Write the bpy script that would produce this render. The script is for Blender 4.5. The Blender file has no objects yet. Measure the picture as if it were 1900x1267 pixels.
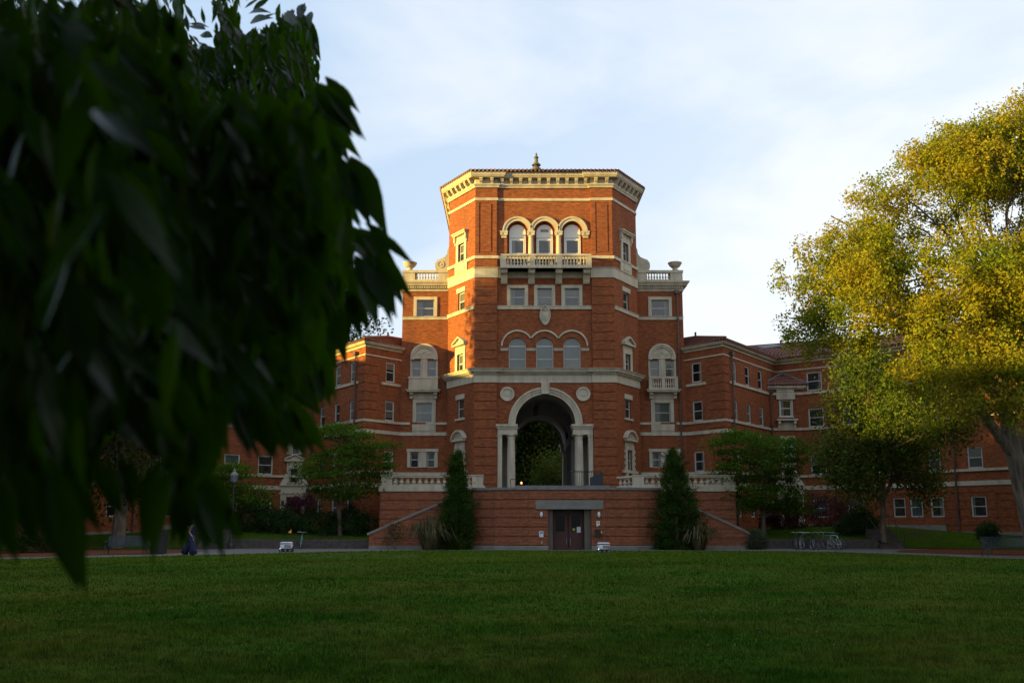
import bpy, bmesh, math, random
import numpy as np
from mathutils import Vector, Matrix
R = math.radians
random.seed(7); rng = np.random.default_rng(7)
C = bpy.context.scene.collection
sc = bpy.context.scene

# ---------------------------------------------------------------- camera
F_PX = 1847.0; CX = 950.0; CY = 633.5; PITCH = R(10.26); EYE = 1.65
cam_d = bpy.data.cameras.new('camera'); cam = bpy.data.objects.new('camera', cam_d); C.objects.link(cam)
cam.location = (0, 0, EYE); cam.rotation_euler = (R(90) + PITCH, 0, 0)
cam_d.lens = 35; cam_d.sensor_width = 36; cam_d.clip_end = 3000; cam_d.clip_start = 0.05
cam_d.dof.use_dof = True; cam_d.dof.focus_distance = 68; cam_d.dof.aperture_fstop = 3.8
sc.camera = cam

# ---------------------------------------------------------------- sky and sun
SUN_AZ = R(72)      # from the direction behind the camera towards the left
SUN_EL = R(7.0)
sun_to = Vector((-math.sin(SUN_AZ) * math.cos(SUN_EL), -math.cos(SUN_AZ) * math.cos(SUN_EL), math.sin(SUN_EL)))
w = bpy.data.worlds.new('World'); sc.world = w; w.use_nodes = True
nt = w.node_tree; N = nt.nodes; L = nt.links
for n in list(N): N.remove(n)
out = N.new('ShaderNodeOutputWorld'); bg = N.new('ShaderNodeBackground'); bg.inputs[1].default_value = 0.124
sky = N.new('ShaderNodeTexSky'); sky.sky_type = 'NISHITA'; sky.sun_disc = False
sky.sun_elevation = SUN_EL; sky.sun_rotation = math.atan2(sun_to.x, sun_to.y)
sky.air_density = 1.0; sky.dust_density = 1.0; sky.ozone_density = 1.5
tc = N.new('ShaderNodeTexCoord')
mp = N.new('ShaderNodeMapping'); mp.inputs['Scale'].default_value = (1.0, 1.3, 2.6); mp.inputs['Rotation'].default_value = (0, R(-22), R(15))
nz = N.new('ShaderNodeTexNoise'); nz.inputs['Scale'].default_value = 1.9; nz.inputs['Detail'].default_value = 7; nz.inputs['Roughness'].default_value = 0.52
nz.inputs['Distortion'].default_value = 0.5
cr = N.new('ShaderNodeValToRGB'); cr.color_ramp.elements[0].position = 0.44; cr.color_ramp.elements[0].color = (0.0,)*3 + (1,)
cr.color_ramp.elements[1].position = 0.66; cr.color_ramp.elements[1].color = (0.85,)*3 + (1,)
mixc = N.new('ShaderNodeMix'); mixc.data_type = 'RGBA'; mixc.inputs[0].default_value = 0.86
cc_ = N.new('ShaderNodeMix'); cc_.data_type = 'RGBA'
cc_.inputs[6].default_value = (2.0, 2.56, 3.3, 1); cc_.inputs[7].default_value = (3.42, 3.52, 3.68, 1)
L.new(tc.outputs['Generated'], mp.inputs[0]); L.new(mp.outputs[0], nz.inputs[0]); L.new(nz.outputs[0], cr.inputs[0])
sx = N.new('ShaderNodeSeparateXYZ'); L.new(tc.outputs['Generated'], sx.inputs[0])
hm = N.new('ShaderNodeMapRange'); hm.inputs[1].default_value = 0.5; hm.inputs[2].default_value = 0.15; hm.inputs[3].default_value = -0.05; hm.inputs[4].default_value = 0.4; L.new(sx.outputs[2], hm.inputs[0])
rx = N.new('ShaderNodeMapRange'); rx.inputs[1].default_value = -0.3; rx.inputs[2].default_value = 0.35; rx.inputs[3].default_value = -0.28; rx.inputs[4].default_value = 0.42; L.new(sx.outputs[0], rx.inputs[0])
ad = N.new('ShaderNodeMath'); ad.operation = 'ADD'; L.new(cr.outputs[0], ad.inputs[0]); L.new(hm.outputs[0], ad.inputs[1])
ad2 = N.new('ShaderNodeMath'); ad2.operation = 'ADD'; ad2.use_clamp = True; L.new(ad.outputs[0], ad2.inputs[0]); L.new(rx.outputs[0], ad2.inputs[1])
L.new(ad2.outputs[0], cc_.inputs[0]); L.new(cc_.outputs[2], mixc.inputs[7]); L.new(sky.outputs[0], mixc.inputs[6]); L.new(mixc.outputs[2], bg.inputs[0]); L.new(bg.outputs[0], out.inputs[0])
sun_d = bpy.data.lights.new('sun', 'SUN'); sun_d.energy = 5.0; sun_d.angle = R(0.53); sun_d.color = (1.0, 0.70, 0.14)
sun = bpy.data.objects.new('sun', sun_d); C.objects.link(sun); sun.rotation_euler = (-sun_to).to_track_quat('-Z', 'Y').to_euler()
sun.location = (-60, -20, 40)
sc.view_settings.view_transform = 'Standard'; sc.view_settings.look = 'None'; sc.view_settings.exposure = 1.32; sc.view_settings.gamma = 1.0
sc.render.engine = 'CYCLES'; sc.cycles.use_denoising = True; sc.cycles.max_bounces = 6; sc.cycles.diffuse_bounces = 3
sc.cycles.transparent_max_bounces = 6; sc.cycles.sample_clamp_indirect = 4

# ---------------------------------------------------------------- measuring helpers
cp, sp = math.cos(PITCH), math.sin(PITCH)
def Zv(v, Y):
    y = (CY - v) / F_PX
    return EYE + Y * (sp + y * cp) / (cp - y * sp)
def Xu(u, v, Y):
    y = (CY - v) / F_PX
    return (u - CX) / F_PX * Y / (cp - y * sp)
def P(u, v, Y): return Vector((Xu(u, v, Y), Y, Zv(v, Y)))
def ground(u, v, z=0.0):
    y = (CY - v) / F_PX
    Y = (z - EYE) / ((sp + y * cp) / (cp - y * sp))
    return Xu(u, v, Y), Y

# ---------------------------------------------------------------- materials
def mat(name, col, rough=0.8, **k):
    m = bpy.data.materials.new(name); m.use_nodes = True
    b = m.node_tree.nodes['Principled BSDF']
    b.inputs['Base Color'].default_value = (*col, 1); b.inputs['Roughness'].default_value = rough
    for key, v in k.items():
        b.inputs[key.replace('_', ' ')].default_value = v
    return m
def noisy(name, c1, c2, scale, rough=0.8, bump=0.0, detail=5, coord='Object', stretch=(1, 1, 1), c3=None, s3=0.3, lo=0.35, hi=0.65, **k):
    m = mat(name, c1, rough, **k); t = m.node_tree; n = t.nodes; l = t.links; b = n['Principled BSDF']
    co = n.new('ShaderNodeTexCoord'); ma = n.new('ShaderNodeMapping'); ma.inputs['Scale'].default_value = stretch
    no = n.new('ShaderNodeTexNoise'); no.inputs['Scale'].default_value = scale; no.inputs['Detail'].default_value = detail
    ra = n.new('ShaderNodeValToRGB'); ra.color_ramp.elements[0].position = lo; ra.color_ramp.elements[1].position = hi
    ra.color_ramp.elements[0].color = (*c1, 1); ra.color_ramp.elements[1].color = (*c2, 1)
    l.new(co.outputs[coord], ma.inputs[0]); l.new(ma.outputs[0], no.inputs[0]); l.new(no.outputs[0], ra.inputs[0])
    last = ra.outputs[0]
    if c3:
        n3 = n.new('ShaderNodeTexNoise'); n3.inputs['Scale'].default_value = s3; n3.inputs['Detail'].default_value = 4
        r3 = n.new('ShaderNodeValToRGB'); r3.color_ramp.elements[0].position = 0.45; r3.color_ramp.elements[1].position = 0.65
        r3.color_ramp.elements[0].color = (0, 0, 0, 1); r3.color_ramp.elements[1].color = (1, 1, 1, 1)
        mx = n.new('ShaderNodeMix'); mx.data_type = 'RGBA'; mx.inputs[7].default_value = (*c3, 1)
        l.new(ma.outputs[0], n3.inputs[0]); l.new(n3.outputs[0], r3.inputs[0]); l.new(r3.outputs[0], mx.inputs[0]); l.new(last, mx.inputs[6]); last = mx.outputs[2]
    l.new(last, b.inputs['Base Color'])
    if bump:
        bu = n.new('ShaderNodeBump'); bu.inputs['Strength'].default_value = bump; bu.inputs['Distance'].default_value = 0.02
        l.new(no.outputs[0], bu.inputs['Height']); l.new(bu.outputs[0], b.inputs['Normal'])
    return m
def brick_mat(name, c1, c2, mortar, dirt):
    m = mat(name, c1, 0.9, Specular_IOR_Level=0.12); t = m.node_tree; n = t.nodes; l = t.links; b = n['Principled BSDF']
    uv = n.new('ShaderNodeUVMap'); uv.uv_map = 'UVMap'
    br = n.new('ShaderNodeTexBrick'); br.inputs['Scale'].default_value = 1; br.inputs['Brick Width'].default_value = 0.24; br.inputs['Row Height'].default_value = 0.085
    br.inputs['Mortar Size'].default_value = 0.009; br.inputs['Color1'].default_value = (*c1, 1); br.inputs['Color2'].default_value = (*c2, 1); br.inputs['Mortar'].default_value = (*mortar, 1)
    br.inputs['Bias'].default_value = -0.1
    l.new(uv.outputs[0], br.inputs[0])
    no = n.new('ShaderNodeTexNoise'); no.inputs['Scale'].default_value = 0.35; no.inputs['Detail'].default_value = 6; no.inputs['Roughness'].default_value = 0.65
    ma = n.new('ShaderNodeMapping'); ma.inputs['Scale'].default_value = (1.5, 0.4, 1); l.new(uv.outputs[0], ma.inputs[0]); l.new(ma.outputs[0], no.inputs[0])
    ra = n.new('ShaderNodeValToRGB'); ra.color_ramp.elements[0].position = 0.38; ra.color_ramp.elements[1].position = 0.68
    ra.color_ramp.elements[0].color = (0, 0, 0, 1); ra.color_ramp.elements[1].color = (0.42, 0.42, 0.42, 1); l.new(no.outputs[0], ra.inputs[0])
    mx = n.new('ShaderNodeMix'); mx.data_type = 'RGBA'; mx.inputs[7].default_value = (*dirt, 1)
    l.new(ra.outputs[0], mx.inputs[0]); l.new(br.outputs[0], mx.inputs[6]); 
    n2 = n.new('ShaderNodeTexNoise'); n2.inputs['Scale'].default_value = 3.2; n2.inputs['Detail'].default_value = 3
    m2 = n.new('ShaderNodeMapping'); m2.inputs['Scale'].default_value = (0.8, 2.4, 1); l.new(uv.outputs[0], m2.inputs[0]); l.new(m2.outputs[0], n2.inputs[0])
    hs = n.new('ShaderNodeHueSaturation'); mr = n.new('ShaderNodeMapRange'); mr.inputs[1].default_value = 0.3; mr.inputs[2].default_value = 0.7; mr.inputs[3].default_value = 0.76; mr.inputs[4].default_value = 1.24
    l.new(n2.outputs[0], mr.inputs[0]); l.new(mr.outputs[0], hs.inputs['Value']); l.new(mx.outputs[2], hs.inputs['Color']); l.new(hs.outputs[0], b.inputs['Base Color'])
    bu = n.new('ShaderNodeBump'); bu.inputs['Strength'].default_value = 0.35; bu.inputs['Distance'].default_value = 0.01; bu.invert = True
    l.new(br.outputs[1], bu.inputs['Height']); l.new(bu.outputs[0], b.inputs['Normal'])
    return m
def leaf_mat(name, c1, c2, trans=0.35, rough=0.5, scale=0.6, tcol=None, spec=0.3, matte=False):
    m = bpy.data.materials.new(name); m.use_nodes = True; t = m.node_tree; n = t.nodes; l = t.links
    b = n['Principled BSDF']; b.inputs['Roughness'].default_value = rough; b.inputs['Specular IOR Level'].default_value = spec
    o = n['Material Output']
    if matte: n.remove(b); b = n.new('ShaderNodeBsdfDiffuse')
    co = n.new('ShaderNodeTexCoord'); no = n.new('ShaderNodeTexNoise'); no.inputs['Scale'].default_value = scale; no.inputs['Detail'].default_value = 4
    ra = n.new('ShaderNodeValToRGB'); ra.color_ramp.elements[0].position = 0.35; ra.color_ramp.elements[1].position = 0.65
    ra.color_ramp.elements[0].color = (*c1, 1); ra.color_ramp.elements[1].color = (*c2, 1)
    l.new(co.outputs['Object'], no.inputs[0]); l.new(no.outputs[0], ra.inputs[0])
    n2 = n.new('ShaderNodeTexNoise'); n2.inputs['Scale'].default_value = scale * 14; n2.inputs['Detail'].default_value = 1; l.new(co.outputs['Object'], n2.inputs[0])
    mr = n.new('ShaderNodeMapRange'); mr.inputs[1].default_value = 0.3; mr.inputs[2].default_value = 0.7; mr.inputs[3].default_value = 0.6; mr.inputs[4].default_value = 1.4
    hs = n.new('ShaderNodeHueSaturation'); l.new(n2.outputs[0], mr.inputs[0]); l.new(mr.outputs[0], hs.inputs['Value']); l.new(ra.outputs[0], hs.inputs['Color'])
    l.new(hs.outputs[0], b.inputs[0])
    tr = n.new('ShaderNodeBsdfTranslucent'); mx = n.new('ShaderNodeMixShader'); mx.inputs[0].default_value = trans
    if tcol: tr.inputs[0].default_value = (*tcol, 1)
    else: l.new(hs.outputs[0], tr.inputs[0])
    l.new(b.outputs[0], mx.inputs[1]); l.new(tr.outputs[0], mx.inputs[2]); l.new(mx.outputs[0], o.inputs[0])
    return m
M = {}
M['brick'] = brick_mat('brick', (0.325, 0.092, 0.032), (0.195, 0.052, 0.020), (0.24, 0.105, 0.055), (0.11, 0.045, 0.026))
M['brick_terrace'] = brick_mat('brick_terrace', (0.30, 0.078, 0.031), (0.20, 0.050, 0.022), (0.34, 0.205, 0.13), (0.12, 0.052, 0.035))
M['stone'] = noisy('stone', (0.53, 0.465, 0.345), (0.485, 0.425, 0.315), 1.6, 0.8, bump=0.15, stretch=(2.2, 2.2, .5), c3=(0.40, 0.34, 0.25), s3=1.0)
M['jamb'] = noisy('jamb', (0.14, 0.12, 0.098), (0.12, 0.10, 0.082), 2, 0.9)
M['stone_grey'] = noisy('stone_grey', (0.23, 0.215, 0.185), (0.18, 0.17, 0.15), 2.0, 0.85, bump=0.2)
M['coping'] = noisy('coping', (0.21, 0.20, 0.195), (0.16, 0.155, 0.15), 3.0, 0.8)
M['tile'] = noisy('tile', (0.26, 0.085, 0.05), (0.13, 0.05, 0.038), 2.2, 0.75, c3=(0.16, 0.09, 0.07), s3=3.0)
M['frame'] = mat('frame', (0.47, 0.46, 0.42), 0.5)
M['frame_white'] = mat('frame_white', (0.66, 0.64, 0.58), 0.5)
M['glass'] = noisy('glass', (0.012, 0.016, 0.017), (0.03, 0.036, 0.036), 1.2, 0.06, Specular_IOR_Level=0.9)
M['glass_teal'] = noisy('glass_teal', (0.05, 0.075, 0.07), (0.075, 0.10, 0.095), 0.8, 0.12, Specular_IOR_Level=0.8)
M['blind'] = noisy('blind', (0.12, 0.12, 0.10), (0.085, 0.085, 0.075), 0.9, 0.35, coord='Object', stretch=(1, 1, 14), Specular_IOR_Level=0.8, Coat_Weight=0.6)
M['interior'] = noisy('interior', (0.32, 0.285, 0.235), (0.26, 0.23, 0.19), 0.8, 0.9)
M['metal_dark'] = mat('metal_dark', (0.03, 0.028, 0.026), 0.5, Metallic=0.3)
M['pipe'] = noisy('pipe', (0.11, 0.065, 0.05), (0.08, 0.055, 0.045), 1.5, 0.55)
M['bronze'] = noisy('bronze', (0.16, 0.14, 0.09), (0.09, 0.085, 0.06), 5, 0.55, Metallic=0.3)
M['lead'] = noisy('lead', (0.16, 0.17, 0.18), (0.11, 0.115, 0.12), 2, 0.6)
M['door'] = noisy('door', (0.078, 0.026, 0.022), (0.06, 0.02, 0.017), 2, 0.7)
M['glass_b'] = noisy('glass_b', (0.02, 0.02, 0.018), (0.05, 0.048, 0.04), 2.2, 0.1, Specular_IOR_Level=0.45)
M['glass_dark'] = mat('glass_dark', (0.008, 0.008, 0.009), 0.25, Specular_IOR_Level=0.25)
M['bark'] = noisy('bark', (0.17, 0.125, 0.085), (0.07, 0.05, 0.036), 6, 0.95, bump=0.8, stretch=(1, 1, 0.25))
M['bark_grey'] = noisy('bark_grey', (0.17, 0.14, 0.11), (0.06, 0.047, 0.036), 5, 0.95, bump=1.0, stretch=(1, 1, 0.2))
M['asphalt'] = noisy('asphalt', (0.105, 0.10, 0.095), (0.135, 0.128, 0.12), 4, 0.9, bump=0.1)
M['mulch'] = noisy('mulch', (0.17, 0.065, 0.035), (0.09, 0.038, 0.024), 9, 0.95, bump=0.6, Specular_IOR_Level=0.0)
M['soil'] = noisy('soil', (0.07, 0.05, 0.035), (0.045, 0.034, 0.024), 6, 0.95, Specular_IOR_Level=0.0)
M['rubble'] = noisy('rubble', (0.10, 0.08, 0.072), (0.06, 0.05, 0.046), 5, 0.95, bump=0.6)
M['bench_metal'] = mat('bench_metal', (0.03, 0.04, 0.05), 0.38, Metallic=0.3)
M['white_plastic'] = mat('white_plastic', (0.72, 0.74, 0.77), 0.35)
M['black_plastic'] = mat('black_plastic', (0.012, 0.012, 0.014), 0.4)
M['rubber'] = mat('rubber', (0.02, 0.02, 0.022), 0.8)
M['paper'] = mat('paper', (0.62, 0.63, 0.6), 0.7)
M['chrome'] = mat('chrome', (0.55, 0.56, 0.58), 0.3, Metallic=0.8)

# ---------------------------------------------------------------- mesh building
class MB:
    def __init__(s): s.v = []; s.f = []
    def add(s, vs, fs):
        k = len(s.v); s.v.extend([tuple(p) for p in vs]); s.f.extend([tuple(i + k for i in f) for f in fs]); return s
    def quad(s, a, b, c, d): return s.add([a, b, c, d], [(0, 1, 2, 3)])
    def box(s, x0, x1, y0, y1, z0, z1):
        return s.add([(x0, y0, z0), (x1, y0, z0), (x1, y1, z0), (x0, y1, z0), (x0, y0, z1), (x1, y0, z1), (x1, y1, z1), (x0, y1, z1)],
                     [(0, 3, 2, 1), (4, 5, 6, 7), (0, 1, 5, 4), (1, 2, 6, 5), (2, 3, 7, 6), (3, 0, 4, 7)])
    def lathe(s, cx, cy, prof, n=10):      # prof: (r, z)
        k = []
        for r, z in prof:
            for i in range(n):
                a = 2 * math.pi * i / n; k.append((cx + r * math.cos(a), cy + r * math.sin(a), z))
        fs = []
        for j in range(len(prof) - 1):
            for i in range(n):
                i2 = (i + 1) % n; fs.append((j * n + i, j * n + i2, (j + 1) * n + i2, (j + 1) * n + i))
        fs.append(tuple(range(n))[::-1]); fs.append(tuple((len(prof) - 1) * n + i for i in range(n)))
        return s.add(k, fs)
    def tube(s, pts, rad, n=6, caps=True):
        pts = [Vector(p) for p in pts]; m = len(pts)
        if not hasattr(rad, '__len__'): rad = [rad] * m
        vs = []; up = Vector((0.13, 0.31, 1)).normalized()
        for i, p in enumerate(pts):
            d = (pts[min(i + 1, m - 1)] - pts[max(i - 1, 0)])
            d = d.normalized() if d.length > 1e-9 else Vector((0, 0, 1))
            a = d.cross(up)
            if a.length < 0.05: a = d.cross(Vector((1, 0, 0)))
            a.normalize(); b = d.cross(a)
            for j in range(n):
                t = 2 * math.pi * j / n; vs.append(p + (a * math.cos(t) + b * math.sin(t)) * rad[i])
        fs = [(i * n + j, i * n + (j + 1) % n, (i + 1) * n + (j + 1) % n, (i + 1) * n + j) for i in range(m - 1) for j in range(n)]
        if caps: fs.append(tuple(range(n))[::-1]); fs.append(tuple((m - 1) * n + j for j in range(n)))
        return s.add(vs, fs)
    def prism(s, poly, d):      # poly: list of 3d points in a plane, d: extrusion vector
        n = len(poly); a = [Vector(p) for p in poly]; b = [p + Vector(d) for p in a]
        return s.add(a + b, [tuple(range(n))[::-1], tuple(range(n, 2 * n))] + [(i, (i + 1) % n, n + (i + 1) % n, n + i) for i in range(n)])

class Fr:
    """A wall's frame in plan: a runs along the wall from p0, b points out of it."""
    def __init__(s, p0, p1, out=None):
        s.p0 = Vector((p0[0], p0[1])); d = Vector((p1[0], p1[1])) - s.p0; s.len = d.length; s.t = d / s.len
        s.n = Vector((s.t.y, -s.t.x))
        if out is None: out = Vector((0, -1))
        if s.n.dot(Vector(out)) < 0: s.n = -s.n
    def pt(s, a, b, z):
        q = s.p0 + s.t * a + s.n * b; return (q.x, q.y, z)
    def box(s, mb, a0, a1, b0, b1, z0, z1):
        p = [s.pt(a0, b0, z0), s.pt(a1, b0, z0), s.pt(a1, b1, z0), s.pt(a0, b1, z0), s.pt(a0, b0, z1), s.pt(a1, b0, z1), s.pt(a1, b1, z1), s.pt(a0, b1, z1)]
        return mb.add(p, [(0, 3, 2, 1), (4, 5, 6, 7), (0, 1, 5, 4), (1, 2, 6, 5), (2, 3, 7, 6), (3, 0, 4, 7)])
    def poly(s, mb, pts, b0, b1):   # pts (a,z)
        n = len(pts); v = [s.pt(a, b0, z) for a, z in pts] + [s.pt(a, b1, z) for a, z in pts]
        return mb.add(v, [tuple(range(n)), tuple(range(n, 2 * n))[::-1]] + [(i, (i + 1) % n, n + (i + 1) % n, n + i) for i in range(n)])
    def arc_band(s, mb, ac, zc, r0, r1, b0, b1, n=24, t0=0.0, t1=math.pi):
        v = []; f = []
        for i in range(n + 1):
            t = t0 + (t1 - t0) * i / n; c, q = math.cos(t), math.sin(t)
            v += [s.pt(ac + r0 * c, b0, zc + r0 * q), s.pt(ac + r1 * c, b0, zc + r1 * q), s.pt(ac + r1 * c, b1, zc + r1 * q), s.pt(ac + r0 * c, b1, zc + r0 * q)]
        for i in range(n):
            k = 4 * i
            for j in range(4): f.append((k + j, k + (j + 1) % 4, k + 4 + (j + 1) % 4, k + 4 + j))
        f.append((0, 1, 2, 3)); f.append((4 * n + 3, 4 * n + 2, 4 * n + 1, 4 * n))
        return mb.add(v, f)
    def disc(s, mb, ac, zc, r, b0, b1, n=24, rz=None):
        rz = rz or r
        return s.poly(mb, [(ac + r * math.cos(2 * math.pi * i / n), zc + rz * math.sin(2 * math.pi * i / n)) for i in range(n)], b0, b1)
    def wall(s, mb, a0, a1, z0, z1, ops=(), b=0.0, depth=0.25):
        """Front face with rectangular and arched openings, and their reveals. op = (ac, w, z0, z1, arched)"""
        A = sorted({a0, a1} | {x for o in ops for x in (o[0] - o[1] / 2, o[0] + o[1] / 2) if a0 < x < a1})
        Z = sorted({z0, z1} | {x for o in ops for x in ((o[2], o[3], o[3] + o[1] / 2) if o[4] else (o[2], o[3])) if z0 < x < z1})
        def inside(a, z):
            return any(abs(a - o[0]) < o[1] / 2 and o[2] < z < (o[3] + o[1] / 2 if o[4] else o[3]) for o in ops)
        for i in range(len(A) - 1):
            for j in range(len(Z) - 1):
                if not inside((A[i] + A[i + 1]) / 2, (Z[j] + Z[j + 1]) / 2):
                    mb.quad(s.pt(A[i], b, Z[j]), s.pt(A[i + 1], b, Z[j]), s.pt(A[i + 1], b, Z[j + 1]), s.pt(A[i], b, Z[j + 1]))
        for ac, wd, o0, o1, arched in ops:
            h = wd / 2; q = [(ac - h, o0), (ac + h, o0), (ac + h, o1)]
            if arched:
                n = 20; arc = [(ac + h * math.cos(math.pi * i / n), o1 + h * math.sin(math.pi * i / n)) for i in range(n + 1)]
                q = [(ac - h, o0), (ac + h, o0)] + arc
                for i in range(n):
                    (x0, y0), (x1, y1) = arc[i], arc[i + 1]
                    mb.quad(s.pt(x0, b, y0), s.pt(x0, b, o1 + h), s.pt(x1, b, o1 + h), s.pt(x1, b, y1))
            else: q.append((ac - h, o1))
            for i in range(len(q)):
                if i == 0 and abs(o0 - z0) < 1e-6: continue
                (x0, y0), (x1, y1) = q[i], q[(i + 1) % len(q)]
                mb.quad(s.pt(x0, b, y0), s.pt(x1, b, y1), s.pt(x1, b - depth, y1), s.pt(x0, b - depth, y0))
        return mb

ORG = {}
def mk(name, mb, m, parent=None, smooth=False, uv=False):
    org = Vector(ORG.get(parent.name, (0, 0, 0))) if parent else Vector((0, 0, 0))
    me = bpy.data.meshes.new(name)
    if isinstance(mb, MB): v = np.array(mb.v, dtype=np.float64).reshape(-1, 3) - np.array(org); me.from_pydata(v.tolist(), [], mb.f)
    else:
        v, f = mb; v = np.asarray(v) - np.array(org); nv, nf = len(v), len(f); k = f.shape[1]
        me.vertices.add(nv); me.vertices.foreach_set('co', v.ravel().astype(np.float32))
        me.loops.add(nf * k); me.loops.foreach_set('vertex_index', f.ravel().astype(np.int32))
        me.polygons.add(nf); me.polygons.foreach_set('loop_start', (np.arange(nf) * k).astype(np.int32)); me.polygons.foreach_set('loop_total', np.full(nf, k, dtype=np.int32))
        me.update(calc_edges=True)
    if uv:
        ul = me.uv_layers.new(name='UVMap'); buf = np.zeros(len(me.loops) * 2)
        for p in me.polygons:
            nn = p.normal
            if abs(nn.z) > 0.75: tx, ty = Vector((1, 0, 0)), Vector((0, 1, 0))
            else:
                tx = Vector((-nn.y, nn.x, 0)).normalized()
                if tx.x < 0: tx = -tx
                ty = Vector((0, 0, 1))
            for li in p.loop_indices:
                c = me.vertices[me.loops[li].vertex_index].co + org; buf[2 * li] = c.dot(tx); buf[2 * li + 1] = c.dot(ty)
        ul.data.foreach_set('uv', buf)
    me.materials.append(m if not isinstance(m, str) else M[m])
    if smooth: me.polygons.foreach_set('use_smooth', [True] * len(me.polygons))
    o = bpy.data.objects.new(name, me); C.objects.link(o)
    if parent: o.parent = parent; ORG[o.name] = tuple(org)
    return o
def empty(name, loc, label=None, cat=None, group=None):
    o = bpy.data.objects.new(name, None); C.objects.link(o); o.location = loc; o.empty_display_size = 0.3; ORG[o.name] = tuple(loc)
    tag(o, label, cat, group); return o
def tag(o, label=None, cat=None, group=None, kind=None):
    if label: o['label'] = label
    if cat: o['category'] = cat
    if group: o['group'] = group
    if kind: o['kind'] = kind
    return o
def copy_tree(src, loc, rotz=0, label=None, scale=None):
    r = src.copy(); C.objects.link(r); r.location = loc; r.rotation_euler = (0, 0, rotz)
    if label: r['label'] = label
    if scale: r.scale = scale
    def rec(a, b):
        for ch in [o for o in bpy.data.objects if o.parent == a]:
            c = ch.copy(); C.objects.link(c); c.parent = b; rec(ch, c)
    rec(src, r); return r

def offset_line(poly, o, sgn=1):
    """Offset an open plan polyline; outward is the side away from (2.4, 100)."""
    res = []; n = len(poly)
    def nrm(i):
        a, b = Vector(poly[i]), Vector(poly[i + 1]); d = (b - a).normalized(); return Vector((d.y, -d.x)) * sgn
    for i in range(n):
        if i == 0: res.append(Vector(poly[0]) + nrm(0) * o)
        elif i == n - 1: res.append(Vector(poly[-1]) + nrm(n - 2) * o)
        else:
            n1, n2 = nrm(i - 1), nrm(i); m_ = n1 + n2
            k = o / max(0.3, (1 + n1.dot(n2)) / 2) / 2
            res.append(Vector(poly[i]) + m_ * k)
    return res
def sweep(mb, poly, prof, sgn=1):
    """prof: closed list of (out, z) swept along a plan polyline (going left to right seen from the front)."""
    rings = []
    for o, z in prof: rings.append([(p.x, p.y, z) for p in offset_line(poly, o, sgn)])
    n = len(poly); m = len(prof); vs = [rings[j][i] for i in range(n) for j in range(m)]
    fs = [(i * m + j, i * m + (j + 1) % m, (i + 1) * m + (j + 1) % m, (i + 1) * m + j) for i in range(n - 1) for j in range(m)]
    fs += [tuple(range(m)), tuple((n - 1) * m + j for j in range(m))[::-1]]
    return mb.add(vs, fs)
def band(mb, poly, z0, z1, out, inn=-0.05): return sweep(mb, poly, [(inn, z0), (out, z0), (out, z1), (inn, z1)])
def blocks_along(mb, poly, z0, z1, out0, out1, step, width):
    for i in range(len(poly) - 1):
        f = Fr(poly[i], poly[i + 1]); d = Vector(poly[i + 1]) - Vector(poly[i]); f.n = Vector((d.y, -d.x)).normalized()
        k = max(1, int(round(f.len / step)))
        if f.len < step * 0.8: continue
        for j in range(k):
            a = (j + 0.5) * f.len / k; f.box(mb, a - width / 2, a + width / 2, out0, out1, z0, z1)

def tile_slope(mb, e0, e1, r1, r0, pitch=0.30, amp=0.055):
    """Barrel tiles: corrugated surface between an eave e0-e1 and a ridge r0-r1."""
    e0, e1, r0, r1 = map(Vector, (e0, e1, r0, r1)); n = max(2, int((e1 - e0).length / pitch)); sub = 6; cols = n * sub; rows = max(2, int(((r0 + r1) / 2 - (e0 + e1) / 2).length / 0.42))
    up = (e1 - e0).cross(r0 - e0).normalized()
    if up.z < 0: up = -up
    vs = []; fs = []
    for j in range(rows):
        for q in (0, 1):
            t = (j + q) / rows
            for i in range(cols + 1):
                s_ = i / cols; a = e0.lerp(e1, s_); b = r0.lerp(r1, s_); ph = (i % sub) / sub
                h = amp * (1.0 if ph in (1 / 6, 2 / 6) else 0.7 if ph in (0, 3 / 6) else 0.0) + (0.035 if q == 0 else 0.0)
                vs.append(a.lerp(b, t) + up * h)
        k = 2 * j * (cols + 1)
        for i in range(cols): fs.append((k + i, k + i + 1, k + cols + 1 + i + 1, k + cols + 1 + i))
        if j > 0:
            kp = k - (cols + 1)
            for i in range(cols): fs.append((kp + i, kp + i + 1, k + i + 1, k + i))
    mb.add(vs, fs)
    # open barrel ends at the eave
    for i in range(n):
        c = e0.lerp(e1, (i + 0.32) / n); mb.tube([c - up * 0.01, c + (r0.lerp(r1, (i + 0.32) / n) - c).normalized() * 0.3 + up * 0.0], 0.085, 8)
    return mb
# ================================================================ the hall
hall = empty('brick_hall', (2.4, 76, 0), 'large red brick hall with pale stone trim, tall eight-sided entrance tower and curved tiled wings', 'building')
TX, TY = 2.4, 72.0
FLOOR = 3.7
def rustic(mb, F, a0, a1, z0, z1, step=0.68, gap=0.07, out=0.06, ops=(), base=0.0):
    k = max(1, int(round((z1 - z0) / step))); h = (z1 - z0) / k
    for j in range(k):
        c0, c1 = z0 + j * h + gap / 2, z0 + (j + 1) * h - gap / 2; segs = [(a0, a1)]
        for o in ops:
            top = o[3] + (o[1] / 2 if len(o) > 4 and o[4] else 0)
            if o[2] - 0.05 < c1 and top + 0.05 > c0:
                nx = []
                for x, y in segs:
                    l, r = o[0] - o[1] / 2 - 0.02, o[0] + o[1] / 2 + 0.02
                    if r <= x or l >= y: nx.append((x, y)); continue
                    if l > x: nx.append((x, l))
                    if r < y: nx.append((r, y))
                segs = nx
        for x, y in segs:
            if y - x > 0.05: F.box(mb, x, y, base - 0.04, base + out, c0, c1)
    return mb
wcount = [0]
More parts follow.
